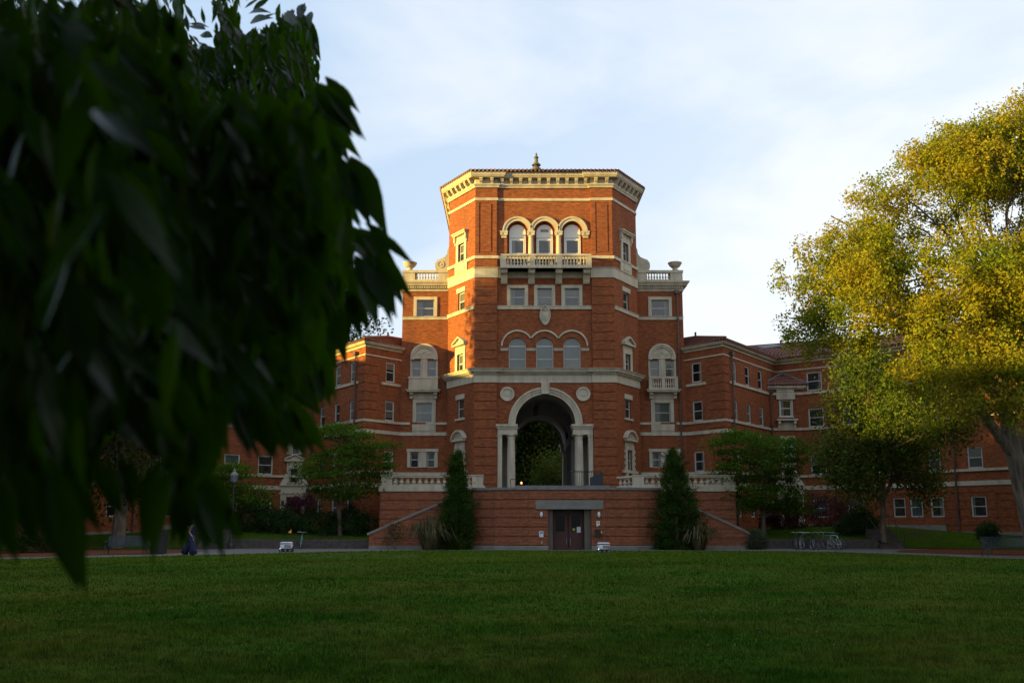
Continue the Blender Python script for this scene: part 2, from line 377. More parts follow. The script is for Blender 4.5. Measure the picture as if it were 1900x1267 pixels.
def window(F, ac, w, z0, z1, b=-0.13, arched=False, fw=0.09, fm='frame', pane='glass', blind=None, rail=0.5, base=0.0, lowlight=False, transom=None):
    wcount[0] += 1; mb = MB(); B = base + b
    h = w / 2
    if arched:
        zs = z1; F.arc_band(mb, ac, zs, h - fw, h, B - 0.04, B + 0.04, 18)
        F.box(mb, ac - h, ac - h + fw, B - 0.04, B + 0.04, z0, zs); F.box(mb, ac + h - fw, ac + h, B - 0.04, B + 0.04, z0, zs)
        F.box(mb, ac - h + fw, ac + h - fw, B - 0.035, B + 0.035, zs - 0.05, zs + 0.05)
    else:
        F.box(mb, ac - h, ac - h + fw, B - 0.04, B + 0.04, z0, z1); F.box(mb, ac + h - fw, ac + h, B - 0.04, B + 0.04, z0, z1)
        F.box(mb, ac - h + fw, ac + h - fw, B - 0.035, B + 0.035, z1 - fw, z1)
    F.box(mb, ac - h + fw, ac + h - fw, B - 0.035, B + 0.045, z0, z0 + fw * 0.9)
    zr = z0 + (z1 - z0) * rail
    if rail: F.box(mb, ac - h + fw, ac + h - fw, B - 0.02, B + 0.03, zr - 0.03, zr + 0.03)
    o = mk('window', mb, fm, hall)
    pm = MB(); pts = [(ac - h + fw, z0 + fw * 0.8), (ac + h - fw, z0 + fw * 0.8)]
    if arched: pts += [(ac + (h - fw) * math.cos(math.pi * i / 16), z1 + (h - fw) * math.sin(math.pi * i / 16)) for i in range(17)]
    else: pts += [(ac + h - fw, z1 - fw * 0.9), (ac - h + fw, z1 - fw * 0.9)]
    tw = random.uniform(-0.012, 0.012)
    pm.add([F.pt(a, B - 0.01 + tw * (a - ac), z) for a, z in pts], [tuple(range(len(pts)))])
    mk('pane', pm, pane, o)
    if blind:
        bz = z1 - fw - (z1 - z0 - 2 * fw) * blind
        q = MB(); F.box(q, ac - h + fw, ac + h - fw, B - 0.009, B - 0.002, bz, z1 - fw); mk('blind', q, 'blind', o)
    if not blind and not lowlight and not arched and random.random() < .45:
        cw = (w - 2 * fw) * random.uniform(.18, .34); sd = random.choice((-1, 1)); q = MB(); x0, x1 = sorted((ac + sd * (h - fw), ac + sd * (h - fw - cw))); F.box(q, x0, x1, B - .009, B - .003, z0 + fw, z1 - fw); mk('curtain', q, 'blind', o)
    if lowlight:
        q = MB(); F.box(q, ac - h + fw, ac + h - fw, B - 0.009, B - 0.002, z0 + fw, z0 + (z1 - z0) * 0.45); mk('curtain', q, 'blind', o)
    return o
def surround(F, win, ac, w, z0, z1, t=0.16, base=0.0, out=0.08, sill=0.0, kind=None, m='stone'):
    mb = MB(); h = w / 2
    F.box(mb, ac - h - t, ac - h, base - 0.2, base + out, z0, z1); F.box(mb, ac + h, ac + h + t, base - 0.2, base + out, z0, z1)
    F.box(mb, ac - h - t, ac + h + t, base - 0.2, base + out + 0.003, z1, z1 + t)
    if sill: F.box(mb, ac - h - t - 0.06, ac + h + t + 0.06, base - 0.2, base + out + 0.07, z0 - sill, z0)
    top = z1 + t
    if kind == 'pediment' or kind == 'segment' or kind == 'hood':
        e = 0.18; F.box(mb, ac - h - t, ac + h + t, base - 0.05, base + out - 0.02, top, top + 0.32); top += 0.32
        F.box(mb, ac - h - t - e, ac + h + t + e, base - 0.05, base + 0.30, top, top + 0.13)
        if kind == 'pediment':
            W = h + t + e
            F.poly(mb, [(ac - W + 0.1, top + 0.131), (ac + W - 0.1, top + 0.131), (ac, top + 0.131 + W * 0.42)], base - 0.05, base + 0.12)
            for sg in (-1, 1): F.poly(mb, [(ac + sg * W, top + 0.132), (ac + sg * W, top + 0.24), (ac, top + 0.24 + W * 0.48), (ac, top + 0.125 + W * 0.48)], base - 0.05, base + 0.31)
        if kind == 'segment':
            W = h + t + e; Rr = W * 1.12; cz = top + 0.13 - math.sqrt(Rr * Rr - W * W); tt = math.asin(math.sqrt(Rr * Rr - W * W) / Rr)
            F.arc_band(mb, ac, cz, Rr, Rr + 0.13, base - 0.05, base + 0.31, 16, tt, math.pi - tt)
            F.poly(mb, [(ac + Rr * math.cos(tt + (math.pi - 2 * tt) * i / 14), cz + Rr * math.sin(tt + (math.pi - 2 * tt) * i / 14)) for i in range(15)], base - 0.05, base + 0.1)
            F.arc_band(mb, ac, top + 0.14, 0.28, 0.36, base + 0.08, base + 0.15, 12)
        if kind == 'hood':
            F.box(mb, ac - h - t - e - 0.08, ac + h + t + e + 0.08, base - 0.05, base + 0.38, top + 0.131, top + 0.24)
            for sg in (-1, 1):
                c = ac + sg * (h + t + 0.06); F.box(mb, c - 0.09, c + 0.09, base - 0.05, base + 0.22, top - 0.42, top - 0.002)
                F.box(mb, c - 0.075, c + 0.075, base - 0.05, base + 0.13, top - 0.65, top - 0.422)
    if kind == 'quoined':
        k = 5; hh = (z1 - z0) / k
        for j in range(0, k, 2):
            F.box(mb, ac - h - t - 0.09, ac - h - t, base - 0.1, base + out + 0.02, z0 + j * hh, z0 + (j + 1) * hh); F.box(mb, ac + h + t, ac + h + t + 0.09, base - 0.1, base + out + 0.02, z0 + j * hh, z0 + (j + 1) * hh)
    return mk('surround', mb, m, win)
def baluster_row(mb, F, a0, a1, z0, z1, b, n, r=0.075):
    h = z1 - z0
    for i in range(n):
        a = a0 + (i + 0.5) * (a1 - a0) / n; x, y, _ = F.pt(a, b, 0)
        mb.lathe(x, y, [(r, z0), (r, z0 + .08 * h), (r * .55, z0 + .14 * h), (r * 1.1, z0 + .34 * h), (r * .6, z0 + .62 * h), (r * .42, z0 + .78 * h), (r * .85, z0 + .9 * h), (r, z0 + .92 * h), (r, z1)], 8)
    return mb

# ---- tower plan
HP, HC, DC = 5.15, 7.33, 75.4
fl, fr_ = TX - HP, TX + HP
PF = TY - 0.15
tower_front = [(TX - HC, 92), (TX - HC, DC), (fl, PF), (TX - 3.5, PF), (TX - 3.5, TY), (TX + 3.5, TY), (TX + 3.5, PF), (fr_, PF), (TX + HC, DC), (TX + HC, 92)]
FF = Fr((TX, TY), (TX + 1, TY)); FF.n = Vector((0, -1))     # a = X - TX, b towards the viewer
def z72(v): return Zv(v, TY)
def a72(u, v=600): return Xu(u, v, TY) - TX
EAVE = Zv(319, 71.3); Zs = z72(371); 
# ---- front middle wall with arches
zE = z72(806); zSp = z72(787)
rArch = 2.17
op_front = []
top_c = [a72(960.3, 430), a72(1010.6, 430), a72(1062, 430)]; top_w = 1.56
z_top_spring = z72(430); z_balc_floor = z72(497)
for c in top_c: op_front.append((c, top_w, z_balc_floor, z_top_spring, True))
sq_c = [a72(u, 550) for u in (960.5, 1010.5, 1061)]
for c in sq_c: op_front.append((c, 1.08, z72(567.5), z72(535), False))
md_c = [a72(u, 650) for u in (960, 1010.7, 1061.3)]; z_md0, z_md1 = z72(684.2), z72(642)
for c in md_c: op_front.append((c, 1.26, z_md0, z_md1, True))
mb = MB()
F2 = FF
F2.wall(mb, -3.5, 3.5, z72(697), EAVE - 0.4, op_front, 0, 0.45)
# lower part with the great arch: wall above the side openings
ac = a72(1012.6, 787) ; ac = 0.02
zArch = zSp
F2.wall(mb, -3.5, 3.5, zE, z72(697), [(ac, 2 * rArch, zE, zArch, True)], 0, 0.5)
F2.wall(mb, -3.5, -3.42, FLOOR, zE, [], 0); F2.wall(mb, 3.42, 3.5, FLOOR, zE, [], 0)
wall = mk('wall', mb, 'brick', hall, uv=True)
# ---- piers: plain above, rusticated below
for s_ in (-1, 1):
    mb = MB(); mr_ = MB(); a0, a1 = (-HP, -3.5) if s_ < 0 else (3.5, HP)
    FF.wall(mb, a0, a1, 0, EAVE - 0.4, [], 0.15)
    mb.quad(FF.pt(s_ * 3.5, 0.15, 0), FF.pt(s_ * 3.5, -0.02, 0), FF.pt(s_ * 3.5, -0.02, EAVE - .4), FF.pt(s_ * 3.5, 0.15, EAVE - .4))
    rustic(mr_, FF, a0, a1, FLOOR - 0.1, z72(711), 0.68, 0.075, 0.055, base=0.15)
    mk('quoin', mr_, 'brick', hall, uv=True); mr_ = MB(); rustic(mr_, FF, a0, a1, z72(684), z72(517), 0.68, 0.075, 0.055, base=0.15)
    # recessed panel with a raised edge
    p0, p1 = (a0 + 0.28, a1 - 0.35) if s_ < 0 else (a0 + 0.35, a1 - 0.28)
    z0, z1 = z72(471), z72(377)
    for q in ((a0 + .04, p0, z0 - .2, z1 + .3), (p1, a1 - .04, z0 - .2, z1 + .3), (p0, p1, z1, z1 + .3), (p0, p1, z0 - .2, z0)): FF.box(mr_, q[0], q[1], 0.12, 0.185, q[2], q[3])
    FF.box(mr_, p0 + 0.12, p1 - 0.12, 0.12, 0.19, z0 + 0.12, z1 - 0.12)
    mk('pier', mb, 'brick', hall, uv=True); mk('quoin', mr_, 'brick', hall, uv=True)
# ---- chamfer walls and windows
def zc(v): return Zv(v, 73.6)
for s_ in (-1, 1):
    F = Fr((TX + s_ * HP, PF), (TX + s_ * HC, DC)); LC = F.len; m_ = LC * 0.5
    vv = 0 if s_ < 0 else 3
    ops = [(m_, 0.98, zc(486), zc(452), False), (m_, 0.98, zc(576), zc(542.5), False), (m_, 0.95, zc(692), zc(657), False), (m_, 0.98, zc(776), zc(741), False), (m_, 0.85, zc(873), zc(835), False)]
    mb = MB(); F.wall(mb, 0, LC, 0, EAVE - 0.4, ops, 0, 0.3); mk('wall', mb, 'brick', hall, uv=True)
    for i, o in enumerate(ops):
        wn = window(F, *o[:4], b=-0.16, fw=0.08, blind=(0.5, 0.45, 0.6, None, None)[i] if s_ < 0 else (None, None, 0.3, None, None)[i], fm='frame_white' if i < 3 and s_ < 0 else 'frame')
        if i == 0:
            surround(F, wn, *o[:4], t=0.32, kind='hood', sill=0.1)
            q = MB(); F.box(q, m_ - 0.95, m_ + 0.95, -0.05, 0.09, z72(499), o[2] - 0.12); F.box(q, m_ - 0.62, m_ + 0.62, 0.06, 0.12, z72(499) + 0.25, o[2] - 0.42); mk('apron', q, 'stone', wn)
        if i == 1: q = MB(); F.box(q, m_ - 0.68, m_ + 0.68, -0.05, 0.06, o[3], o[3] + 0.36); mk('lintel', q, 'stone', wn)
        if i == 2: surround(F, wn, *o[:4], t=0.30, kind='pediment')
        if i == 3:
            q = MB(); F.box(q, m_ - 0.66, m_ + 0.66, -0.05, 0.06, o[3], o[3] + 0.36); mk('lintel', q, 'stone', wn)
            q = MB(); F.box(q, m_ - 0.7, m_ + 0.7, -0.05, 0.1, o[2] - 0.16, o[2]); mk('sill', q, 'stone', wn)
        if i == 4:
            surround(F, wn, *o[:4], t=0.32, kind='segment'); q = MB()
            for j in range(0, 7, 2):
                hh = (o[3] - o[2]) / 7
                for g in (-1, 1): c = m_ + g * 0.80; F.box(q, c - 0.075, c + 0.075, -0.05, 0.1, o[2] + j * hh, o[2] + (j + 1) * hh)
            F.box(q, m_ - 1.25, m_ + 1.25, -0.05, 0.14, o[2] - 0.2, o[2] - 0.003)
            for g in (-1, 1): F.box(q, m_ + g * 0.6 - 0.2, m_ + g * 0.6 + 0.2, -0.05, 0.12, o[2] - 0.7, o[2] - 0.2)
            F.box(q, m_ - 1.25, m_ + 1.25, -0.05, 0.1, FLOOR - 0.2, FLOOR + 0.3); mk('quoin_block', q, 'stone', wn)
    mb = MB(); Fs = Fr((TX + s_ * HC, DC), (TX + s_ * HC, 92), (s_, 0)); Fs.wall(mb, 0, Fs.len, 0, EAVE - 0.4, [], 0); mk('wall', mb, 'brick', hall, uv=True)
mb = MB(); mb.quad((TX - HC, 92, zArch + 4), (TX + HC, 92, zArch + 4), (TX + HC, 92, EAVE), (TX - HC, 92, EAVE))
for s_ in (-1, 1): mb.quad((TX + s_ * HC, 92, 0), (TX + s_ * 2.6, 92, 0), (TX + s_ * 2.6, 92, zArch + 4), (TX + s_ * HC, 92, zArch + 4))
mk('wall', mb, 'brick', hall, uv=True)

# ---- tower cornice, roof, finial
TP = tower_front
mb = MB()
z0 = z72(350)
sweep(mb, TP, [(-0.05, z0), (0.10, z0), (0.13, z0 + .12), (0.20, z0 + .2), (0.20, z0 + .28), (-0.05, z0 + .28)])
band(mb, TP, z0 + .28, EAVE - 0.38, 0.02)
sweep(mb, TP, [(-0.05, EAVE - .36), (0.50, EAVE - .36), (0.54, EAVE - .28), (0.58, EAVE - .26), (0.64, EAVE - .05), (0.68, EAVE), (-0.05, EAVE)])
mk('cornice', mb, 'stone', hall)
zb = EAVE - .36; zlow = z0 + .3
for i in range(len(TP) - 1):
    f = Fr(TP[i], TP[i + 1]); d = Vector(TP[i + 1]) - Vector(TP[i]); f.n = Vector((d.y, -d.x)).normalized()
    if f.len < 1: continue
    k = max(2, int(round(f.len / 0.70)))
    if i in (0, 8): k = 9
    for j in range(k):
        mb = MB(); a = (j + .5) * f.len / k
        f.box(mb, a - .13, a + .13, -0.02, .44, zb - .12, zb - .002); prof = [(0, zb - .12), (.38, zb - .12), (.38, zb - .2), (.32, zb - .28), (.24, zb - .33), (.2, zb - .45), (.17, zlow), (0, zlow)]
        n_ = len(prof); v = [f.pt(a - .11, b_, z_) for b_, z_ in prof] + [f.pt(a + .11, b_, z_) for b_, z_ in prof]; mb.add(v, [tuple(range(n_)), tuple(range(n_, 2 * n_))[::-1]] + [(q, (q + 1) % n_, n_ + (q + 1) % n_, n_ + q) for q in range(n_)])
        mk('bracket', mb, 'stone', hall)
ev = [(p.x, p.y) for p in offset_line([(TX - HC, 92), (TX - HC, DC), (fl, PF), (fr_, PF), (TX + HC, DC), (TX + HC, 92)], 0.76)]
apex = [(TX, 82, EAVE + 3.0), (TX, 82, EAVE + 3.0)]
mb = MB(); er = EAVE + 0.06
rp = Vector((TX - 0.0, 81.5, EAVE + 2.9))
for i in range(len(ev) - 1):
    e0 = Vector((*ev[i], er)); e1 = Vector((*ev[i + 1], er))
    tile_slope(mb, e0, e1, rp + (e1 - rp) * 0.02, rp + (e0 - rp) * 0.02)
mk('roof', mb, 'tile', hall)
mb = MB(); px = Xu(995, 300, 79) ; 
zf = Zv(318, 79) - 1.0; s1 = (Zv(288, 79) - Zv(318, 79)) / 1.9
mb.lathe(px, 79, [(0.5, zf - 0.6), (0.5, zf + .75), (0.33, zf + .8), (0.36, zf + 1.0), (0.46, zf + 1.05), (0.42, zf + 1.2), (.24, zf + 1.35), (.2, zf + 1.45), (.38, zf + 1.5), (.36, zf + 1.58), (.17, zf + 1.75), (.14, zf + 2.1), (.2, zf + 2.15), (.19, zf + 2.22), (.09, zf + 2.35), (.1, zf + 2.45), (.02, zf + 2.62)], 14)
mk('finial', mb, 'bronze', hall, smooth=False)

# ---- string courses and wide bands of the tower
mb = MB(); TPs = TP[1:-1]
band(mb, TP, Zs - .1, Zs + .1, 0.06); band(mb, TP, z72(480) - .05, z72(477) + .05, 0.10)
mk('string_course', mb, 'stone', hall)
mb = MB(); band(mb, TP, z72(516), z72(500), 0.06); sweep(mb, TP, [(-.05, z72(500)), (.06, z72(500)), (.14, z72(497)), (-.05, z72(497))]); mk('stone_band', mb, 'stone', hall)
mb = MB(); band(mb, [(TX - 3.48, TY), (TX + 3.48, TY)], z72(574), z72(569), 0.10); sweep(mb, [(TX - 3.48, TY), (TX + 3.48, TY)], [(-.05, z72(569)), (.14, z72(569)), (.14, z72(567.7)), (-.05, z72(567.7))]); mk('string_course', mb, 'stone', hall)
for s_ in (-1, 1):
    F = Fr((TX + s_ * HP, PF), (TX + s_ * HC, DC)); mb = MB()
    F.box(mb, 0, F.len, -.05, .09, zc(582.5), zc(577)); F.box(mb, 0, F.len, -.05, .13, zc(577), zc(576)); mk('string_course', mb, 'stone', hall)
# ---- entablature
mb = MB(); ENT = [(TX - HC, DC + 0.4), (TX - HC, DC), (fl, PF), (TX - 3.5, PF), (TX - 3.5, TY), (TX + 3.5, TY), (TX + 3.5, PF), (fr_, PF), (TX + HC, DC), (TX + HC, DC + 0.4)]
band(mb, ENT, z72(710), z72(696), 0.07)
sweep(mb, ENT, [(-.05, z72(695.8)), (.12, z72(695.8)), (.12, z72(694.5)), (-.05, z72(694.5))]); band(mb, ENT, z72(694.5), z72(691), 0.1)
sweep(mb, ENT, [(-.05, z72(691)), (.34, z72(691)), (.38, z72(688)), (.46, z72(685.5)), (.48, z72(684.4)), (-.05, z72(684.4))])
mk('entablature', mb, 'stone', hall)
mb = MB(); blocks_along(mb, ENT, z72(694.3), z72(691) - .003, .1, .25, 0.155, 0.085); mk('dentil', mb, 'stone', hall)
# carved name on the frieze
cu = bpy.data.curves.new('inscription', 'FONT'); cu.body = 'WEATHERFORD HALL'; cu.size = 0.40; cu.align_x = 'CENTER'; cu.align_y = 'CENTER'; cu.extrude = 0.006; cu.space_character = 1.35
tmp = bpy.data.objects.new('inscription_curve', cu); C.objects.link(tmp); bpy.context.view_layer.update()
me = bpy.data.meshes.new_from_object(tmp); bpy.data.objects.remove(tmp)
me.transform(Matrix.Translation((TX + 0.02 - 2.4, TY - 0.074 - 76, z72(703))) @ Matrix.Rotation(R(90), 4, 'X')); me.materials.clear()
me.materials.append(noisy('inscription_paint', (0.36, 0.32, 0.26), (0.42, 0.37, 0.3), 6))
ins = bpy.data.objects.new('inscription', me); C.objects.link(ins); ins.parent = hall; ORG['inscription'] = (2.4, 76, 0)

# ---- top arcade
mb = MB()
for c in top_c:
    FF.arc_band(mb, c, z_top_spring, top_w / 2 + 0.03, 1.12, -0.02, 0.11, 28); FF.arc_band(mb, c, z_top_spring, 1.02, 1.14, 0.10, 0.16, 28)
mk('archivolt', mb, 'stone', hall)
edges_ = [a72(935, 430), a72(985, 430), a72(1036.5, 430), a72(1086.5, 430)]
for i, c in enumerate(edges_):
    mb = MB(); zt = z_top_spring
    FF.box(mb, c - .3, c + .3, -.25, .2, zt - .1, zt + .02); FF.box(mb, c - .24, c + .24, -.25, .16, zt - .32, zt - .1)
    for g in (-1, 1): x, y, _ = FF.pt(c + g * .19, .17, 0); mb.tube([(x, y - .02, zt - .2), (x, y + .2, zt - .2)], .1, 10)
    if i in (1, 2):
        x, y, _ = FF.pt(c, -.02, 0); mb.lathe(x, y, [(.2, z_balc_floor), (.2, z_balc_floor + 1.2), (.17, zt - .42), (.2, zt - .4), (.2, zt - .3)], 14); mk('column', mb, 'stone', hall)
    else: FF.box(mb, c - .2, c + .2, -.1, .08, zt - .5, zt - .32); mk('capital', mb, 'stone', hall)
for i, c in enumerate(top_c):
    h = .62
    o = window(FF, c, 1.0, z_balc_floor + .1, z72(443.5), b=-0.27, fw=.07, blind=None, fm='frame_white', lowlight=(i == 2))
    mb = MB(); pts = [(c - h, z72(439)), (c + h, z72(439))] + [(c + h * math.cos(math.pi * k / 18), z_top_spring + h * math.sin(math.pi * k / 18)) for k in range(19)]
    zz = z72(439)
    pts = [(c - h, zz), (c + h, zz)] + [(c + h * math.cos(math.pi * k / 18), z_top_spring + h * math.sin(math.pi * k / 18)) for k in range(19)]
    q = MB(); FF.box(q, c - .8, c + .8, -.36, -.34, z_balc_floor, z_top_spring + .82); mk('reveal', q, 'brick', hall, uv=True)
    FF.poly(mb, pts, -0.33, -0.28); FF.box(mb, c - h, c - .5, -.33, -.24, z_balc_floor, zz); FF.box(mb, c + .5, c + h, -.33, -.24, z_balc_floor, zz); FF.box(mb, c - .5, c + .5, -.33, -.24, z72(443.5), zz)
    FF.box(mb, c - h, c + h, -.33, -.2, zz - .04, zz + .05)
    mk('tympanum', mb, 'frame_white', o)
    if i == 1: mb = MB(); FF.box(mb, c - .3, c + .3, -.29, -.26, z72(429), z72(424)); mk('vent', mb, 'stone_grey', o)
# balcony
mb = MB(); bz0, bz1, bt = z72(497.5), Zv(495.5, 71), Zv(472, 71)
b0, b1 = a72(929.5, 500), a72(1094.6, 500); BO = 1.15
FF.box(mb, b0 + .05, b1 - .05, 0.0, BO - .05, z72(503), z72(500)); FF.box(mb, b0 - .05, b1 + .05, 0.0, BO + .08, z72(500), bz1 - .12); FF.box(mb, b0, b1, 0, BO, bz1 - .12, bz1)
bc = mk('balcony', mb, 'stone', hall)
mb = MB(); FF.box(mb, b0, b1, BO - .26, BO + .02, bt - .16, bt); FF.box(mb, b0 + .02, b1 - .02, BO - .24, BO, bz1, bz1 + .12)
for g in (0, 1): x = b0 if g == 0 else b1; FF.box(mb, x - (.0 if g == 0 else .26), x + (.26 if g == 0 else 0), .0, BO - .26, bt - .16, bt)
pw = .34; ps = [b0 + pw / 2, a72(987, 485), a72(1037, 485), b1 - pw / 2]
for p in ps: FF.box(mb, p - pw / 2 - .04, p + pw / 2 + .04, BO - .24, BO - .01, bz1 + .12, bt - .16)
for i in range(3): baluster_row(mb, FF, ps[i] + pw / 2 + .06, ps[i + 1] - pw / 2 - .06, bz1 + .12, bt - .16, BO - .12, 7, .07)
mk('balustrade', mb, 'stone', bc)
for u in (935.5, 986, 1036.5, 1087.5):
    c = a72(u, 515); mb = MB(); zt, zb_ = z72(503.2), z72(528)
    prof = [(0.0, zt), (.95, zt), (.97, zt - .2), (.9, zt - .35), (.62, zt - .45), (.42, zt - .7), (.30, zb_ + .1), (.22, zb_), (0, zb_)]
    n_ = len(prof); v = [FF.pt(c - .24, b_, z_) for b_, z_ in prof] + [FF.pt(c + .24, b_, z_) for b_, z_ in prof]
    mb.add(v, [tuple(range(n_)), tuple(range(n_, 2 * n_))[::-1]] + [(i, (i + 1) % n_, n_ + (i + 1) % n_, n_ + i) for i in range(n_)]); FF.box(mb, c - .29, c + .29, 0, 1.0, zt - .08, zt - .003)
    mk('console', mb, 'stone', bc)
# square windows
for i, c in enumerate(sq_c):
    o = window(FF, c, 1.08, z72(567.5), z72(535), b=-.18, fw=.07, blind=(None, .9, .55)[i]); surround(FF, o, c, 1.08, z72(567.5), z72(535), t=.24)
# middle arched windows
for i, c in enumerate(md_c): window(FF, c, 1.26, z_md0, z_md1, b=-.2, arched=True, fw=.06, pane='glass_teal', rail=.43, lowlight=(i == 2), blind=None)
mb = MB()
for i, c in enumerate(md_c):
    rr = 1.17; x = (md_c[1] - md_c[0]) / 2; t = math.acos(x / rr)
    FF.arc_band(mb, c, z_md1, rr - .09, rr + .03, 0, .1, 26, (0 if i == 2 else t), (math.pi if i == 0 else math.pi - t))
e_ = [(-3.5 + .25, md_c[0] - .68), (md_c[0] + .68, md_c[1] - .68), (md_c[1] + .68, md_c[2] - .68), (md_c[2] + .68, 3.5 - .28)]
for k, (x0, x1) in enumerate(e_):
    if k == 0: x0 = md_c[0] - 1.24
    if k == 3: x1 = md_c[2] + 1.24
    FF.box(mb, x0, x1, 0, .1, z72(651), z72(648)); FF.box(mb, x0 - .03, x1 + .03, 0, .14, z72(648) + .002, z72(646.5))
mk('hood_mould', mb, 'stone', hall)
# brick arch rings
mb = MB()
for c in md_c: FF.arc_band(mb, c, z_md1, .64, .8, 0, .035, 24)
mk('arch_ring', mb, 'brick', hall, uv=True)
# cartouche
mb = MB(); c = a72(1011.5, 587); zc_ = z72(586.5); a_, b_ = .42, (z72(569) - z72(605)) / 2
n = 20; vs = []; fs = []
for k, (r_, o_) in enumerate(((1.0, .05), (1.0, .14), (.86, .22), (.72, .14), (.62, .17), (.3, .27), (.02, .3))):
    for i in range(n):
        t = 2 * math.pi * i / n; zz = math.sin(t); ww = math.cos(t) * (1 - .18 * max(0, -zz)); vs.append(FF.pt(c + a_ * r_ * ww, o_, zc_ + b_ * r_ * zz))
for k in range(6):
    for i in range(n): fs.append((k * n + i, k * n + (i + 1) % n, (k + 1) * n + (i + 1) % n, (k + 1) * n + i))
mb.add(vs, fs); FF.arc_band(mb, c, zc_ + b_ * .78, .12, .22, .1, .26, 10, -math.pi * .9, math.pi * 1.9 - math.pi)
mk('cartouche', mb, 'stone', hall, smooth=True)
# roundels
for u in (941.4, 1082):
    mb = MB(); c = a72(u, 731); zz = z72(731); r_ = .52
    FF.arc_band(mb, c, zz, r_ * .78, r_, 0, .13, 28, 0, 2 * math.pi); FF.arc_band(mb, c, zz, r_ * .62, r_ * .78, 0, .07, 28, 0, 2 * math.pi); FF.disc(mb, c, zz, r_ * .62, 0, .05, 24); FF.disc(mb, c, zz, r_ * .3, 0.05, .10, 18)
    mk('roundel', mb, 'stone', hall)
# great arch
mb = MB(); FF.arc_band(mb, ac, zArch, rArch, rArch + .20, -.1, .10, 44); FF.arc_band(mb, ac, zArch, rArch + .20, rArch + .38, -.02, .16, 44); FF.arc_band(mb, ac, zArch, rArch + .38, rArch + .52, -.02, .24, 44); mk('archivolt', mb, 'stone', hall)
mb = MB(); zt, zb_ = z72(710.2), z72(729.5); FF.poly(mb, [(ac - .25, zb_), (ac + .25, zb_), (ac + .31, zt), (ac - .31, zt)], 0, .36); FF.box(mb, ac - .28, ac + .28, 0, .42, zb_ - .08, zb_ + .12)
for g in (-.14, 0, .14): FF.box(mb, ac + g - .035, ac + g + .035, .34, .4, zb_ + .12, zt - .06)
mk('keystone', mb, 'stone', hall)
def porch(y0, sg):
    """Impost blocks on paired columns either side of the arch; sg: which way the passage lies."""
    for s_ in (-1, 1):
        mb = MB(); f = Fr((TX, y0), (TX + 1, y0)); f.n = Vector((0, -1 * sg))
        i0, i1 = (s_ * 2.02, s_ * 3.44) if s_ > 0 else (s_ * 3.44, s_ * 2.02)
        f.box(mb, i0, i1, -1.5, .06, zE + .12, zSp - .32); f.box(mb, i0 - .05, i1 + .05, -1.55, .13, zSp - .32, zSp - .16); f.box(mb, i0 - .12, i1 + .03, -1.6, .22, zSp - .16, zSp + .0); f.box(mb, i0 - .03, i1 + .02, -1.53, .10, zE, zE + .12)
        ip = mk('impost', mb, 'stone', hall)
        for d in (-.35, -1.25):
            mb = MB(); x, y, _ = f.pt(s_ * 2.46, d + .12, 0); H = zE - FLOOR
            mb.lathe(x, y, [(.40, FLOOR), (.40, FLOOR + .12), (.35, FLOOR + .16), (.36, FLOOR + .24), (.30, FLOOR + .3), (.30, FLOOR + H * .4), (.262, zE - .3), (.29, zE - .28), (.29, zE - .24), (.265, zE - .22), (.27, zE - .14), (.34, zE - .09), (.36, zE)], 20)
            mk('column', mb, 'stone', hall, smooth=False)
        mb = MB(); q0, q1 = (s_ * 3.12, s_ * 3.44) if s_ > 0 else (s_ * 3.44, s_ * 3.12)
        f.box(mb, q0, q1, -1.45, .02, FLOOR, zE - .16); f.box(mb, q0 - .04, q1, -1.5, .06, zE - .16, zE - .001); mk('pilaster', mb, 'stone', hall)
porch(TY, 1); porch(91.6, -1)
# passage
mb = MB(); n = 24
for i in range(n):
    t0, t1 = math.pi * i / n, math.pi * (i + 1) / n
    for (ya, yb, rr) in ((TY + .5, 76, 2.3), (76, 76.001, 2.17), (76.0, 87, 2.55), (87, 92, 2.3)):
        mb.quad((TX + rr * math.cos(t0), ya, zArch + rr * math.sin(t0)), (TX + rr * math.cos(t1), ya, zArch + rr * math.sin(t1)), (TX + rr * math.cos(t1), yb, zArch + rr * math.sin(t1)), (TX + rr * math.cos(t0), yb, zArch + rr * math.sin(t0)))
for s_ in (-1, 1):
    mb.quad((TX + s_ * 3.45, TY, FLOOR), (TX + s_ * 3.45, 92, FLOOR), (TX + s_ * 3.45, 92, zSp), (TX + s_ * 3.45, TY, zSp))
    x0, x1 = sorted((TX + s_ * 2.3, TX + s_ * 3.45)); mb.box(x0, x1, TY + 1.5, 90.1, zE + .02, zSp + .01)
    for yy in (77.5, 84.5):
        x0, x1 = sorted((TX + s_ * 2.2, TX + s_ * 3.45)); mb.box(x0, x1, yy, yy + 1.2, FLOOR, zE + .02)
mk('passage', mb, 'interior', hall)
mb = MB(); FB = Fr((TX, 92), (TX + 1, 92)); FB.wall(mb, -3.5, 3.5, zE, zArch + 4.2, [(0, 2 * rArch, zE, zArch, True)], 0, -.1); mk('wall', mb, 'interior', hall)
mb = MB(); mb.box(TX - 4.0, TX + 4.0, 62.3, 99, FLOOR - .3, FLOOR - .01); mk('passage_floor', mb, 'coping', hall)
# passage lantern
mb = MB(); lx = Xu(994, 750, 76.5); lz = Zv(772, 76.5); mb.tube([(lx, 76.5, lz + .9), (lx, 76.5, zArch + 2.5)], .018, 5); mb.lathe(lx, 76.5, [(.05, lz), (.16, lz + .12), (.2, lz + .6), (.1, lz + .8), (.03, lz + .9)], 6); mk('hanging_lantern', mb, 'metal_dark', hall)

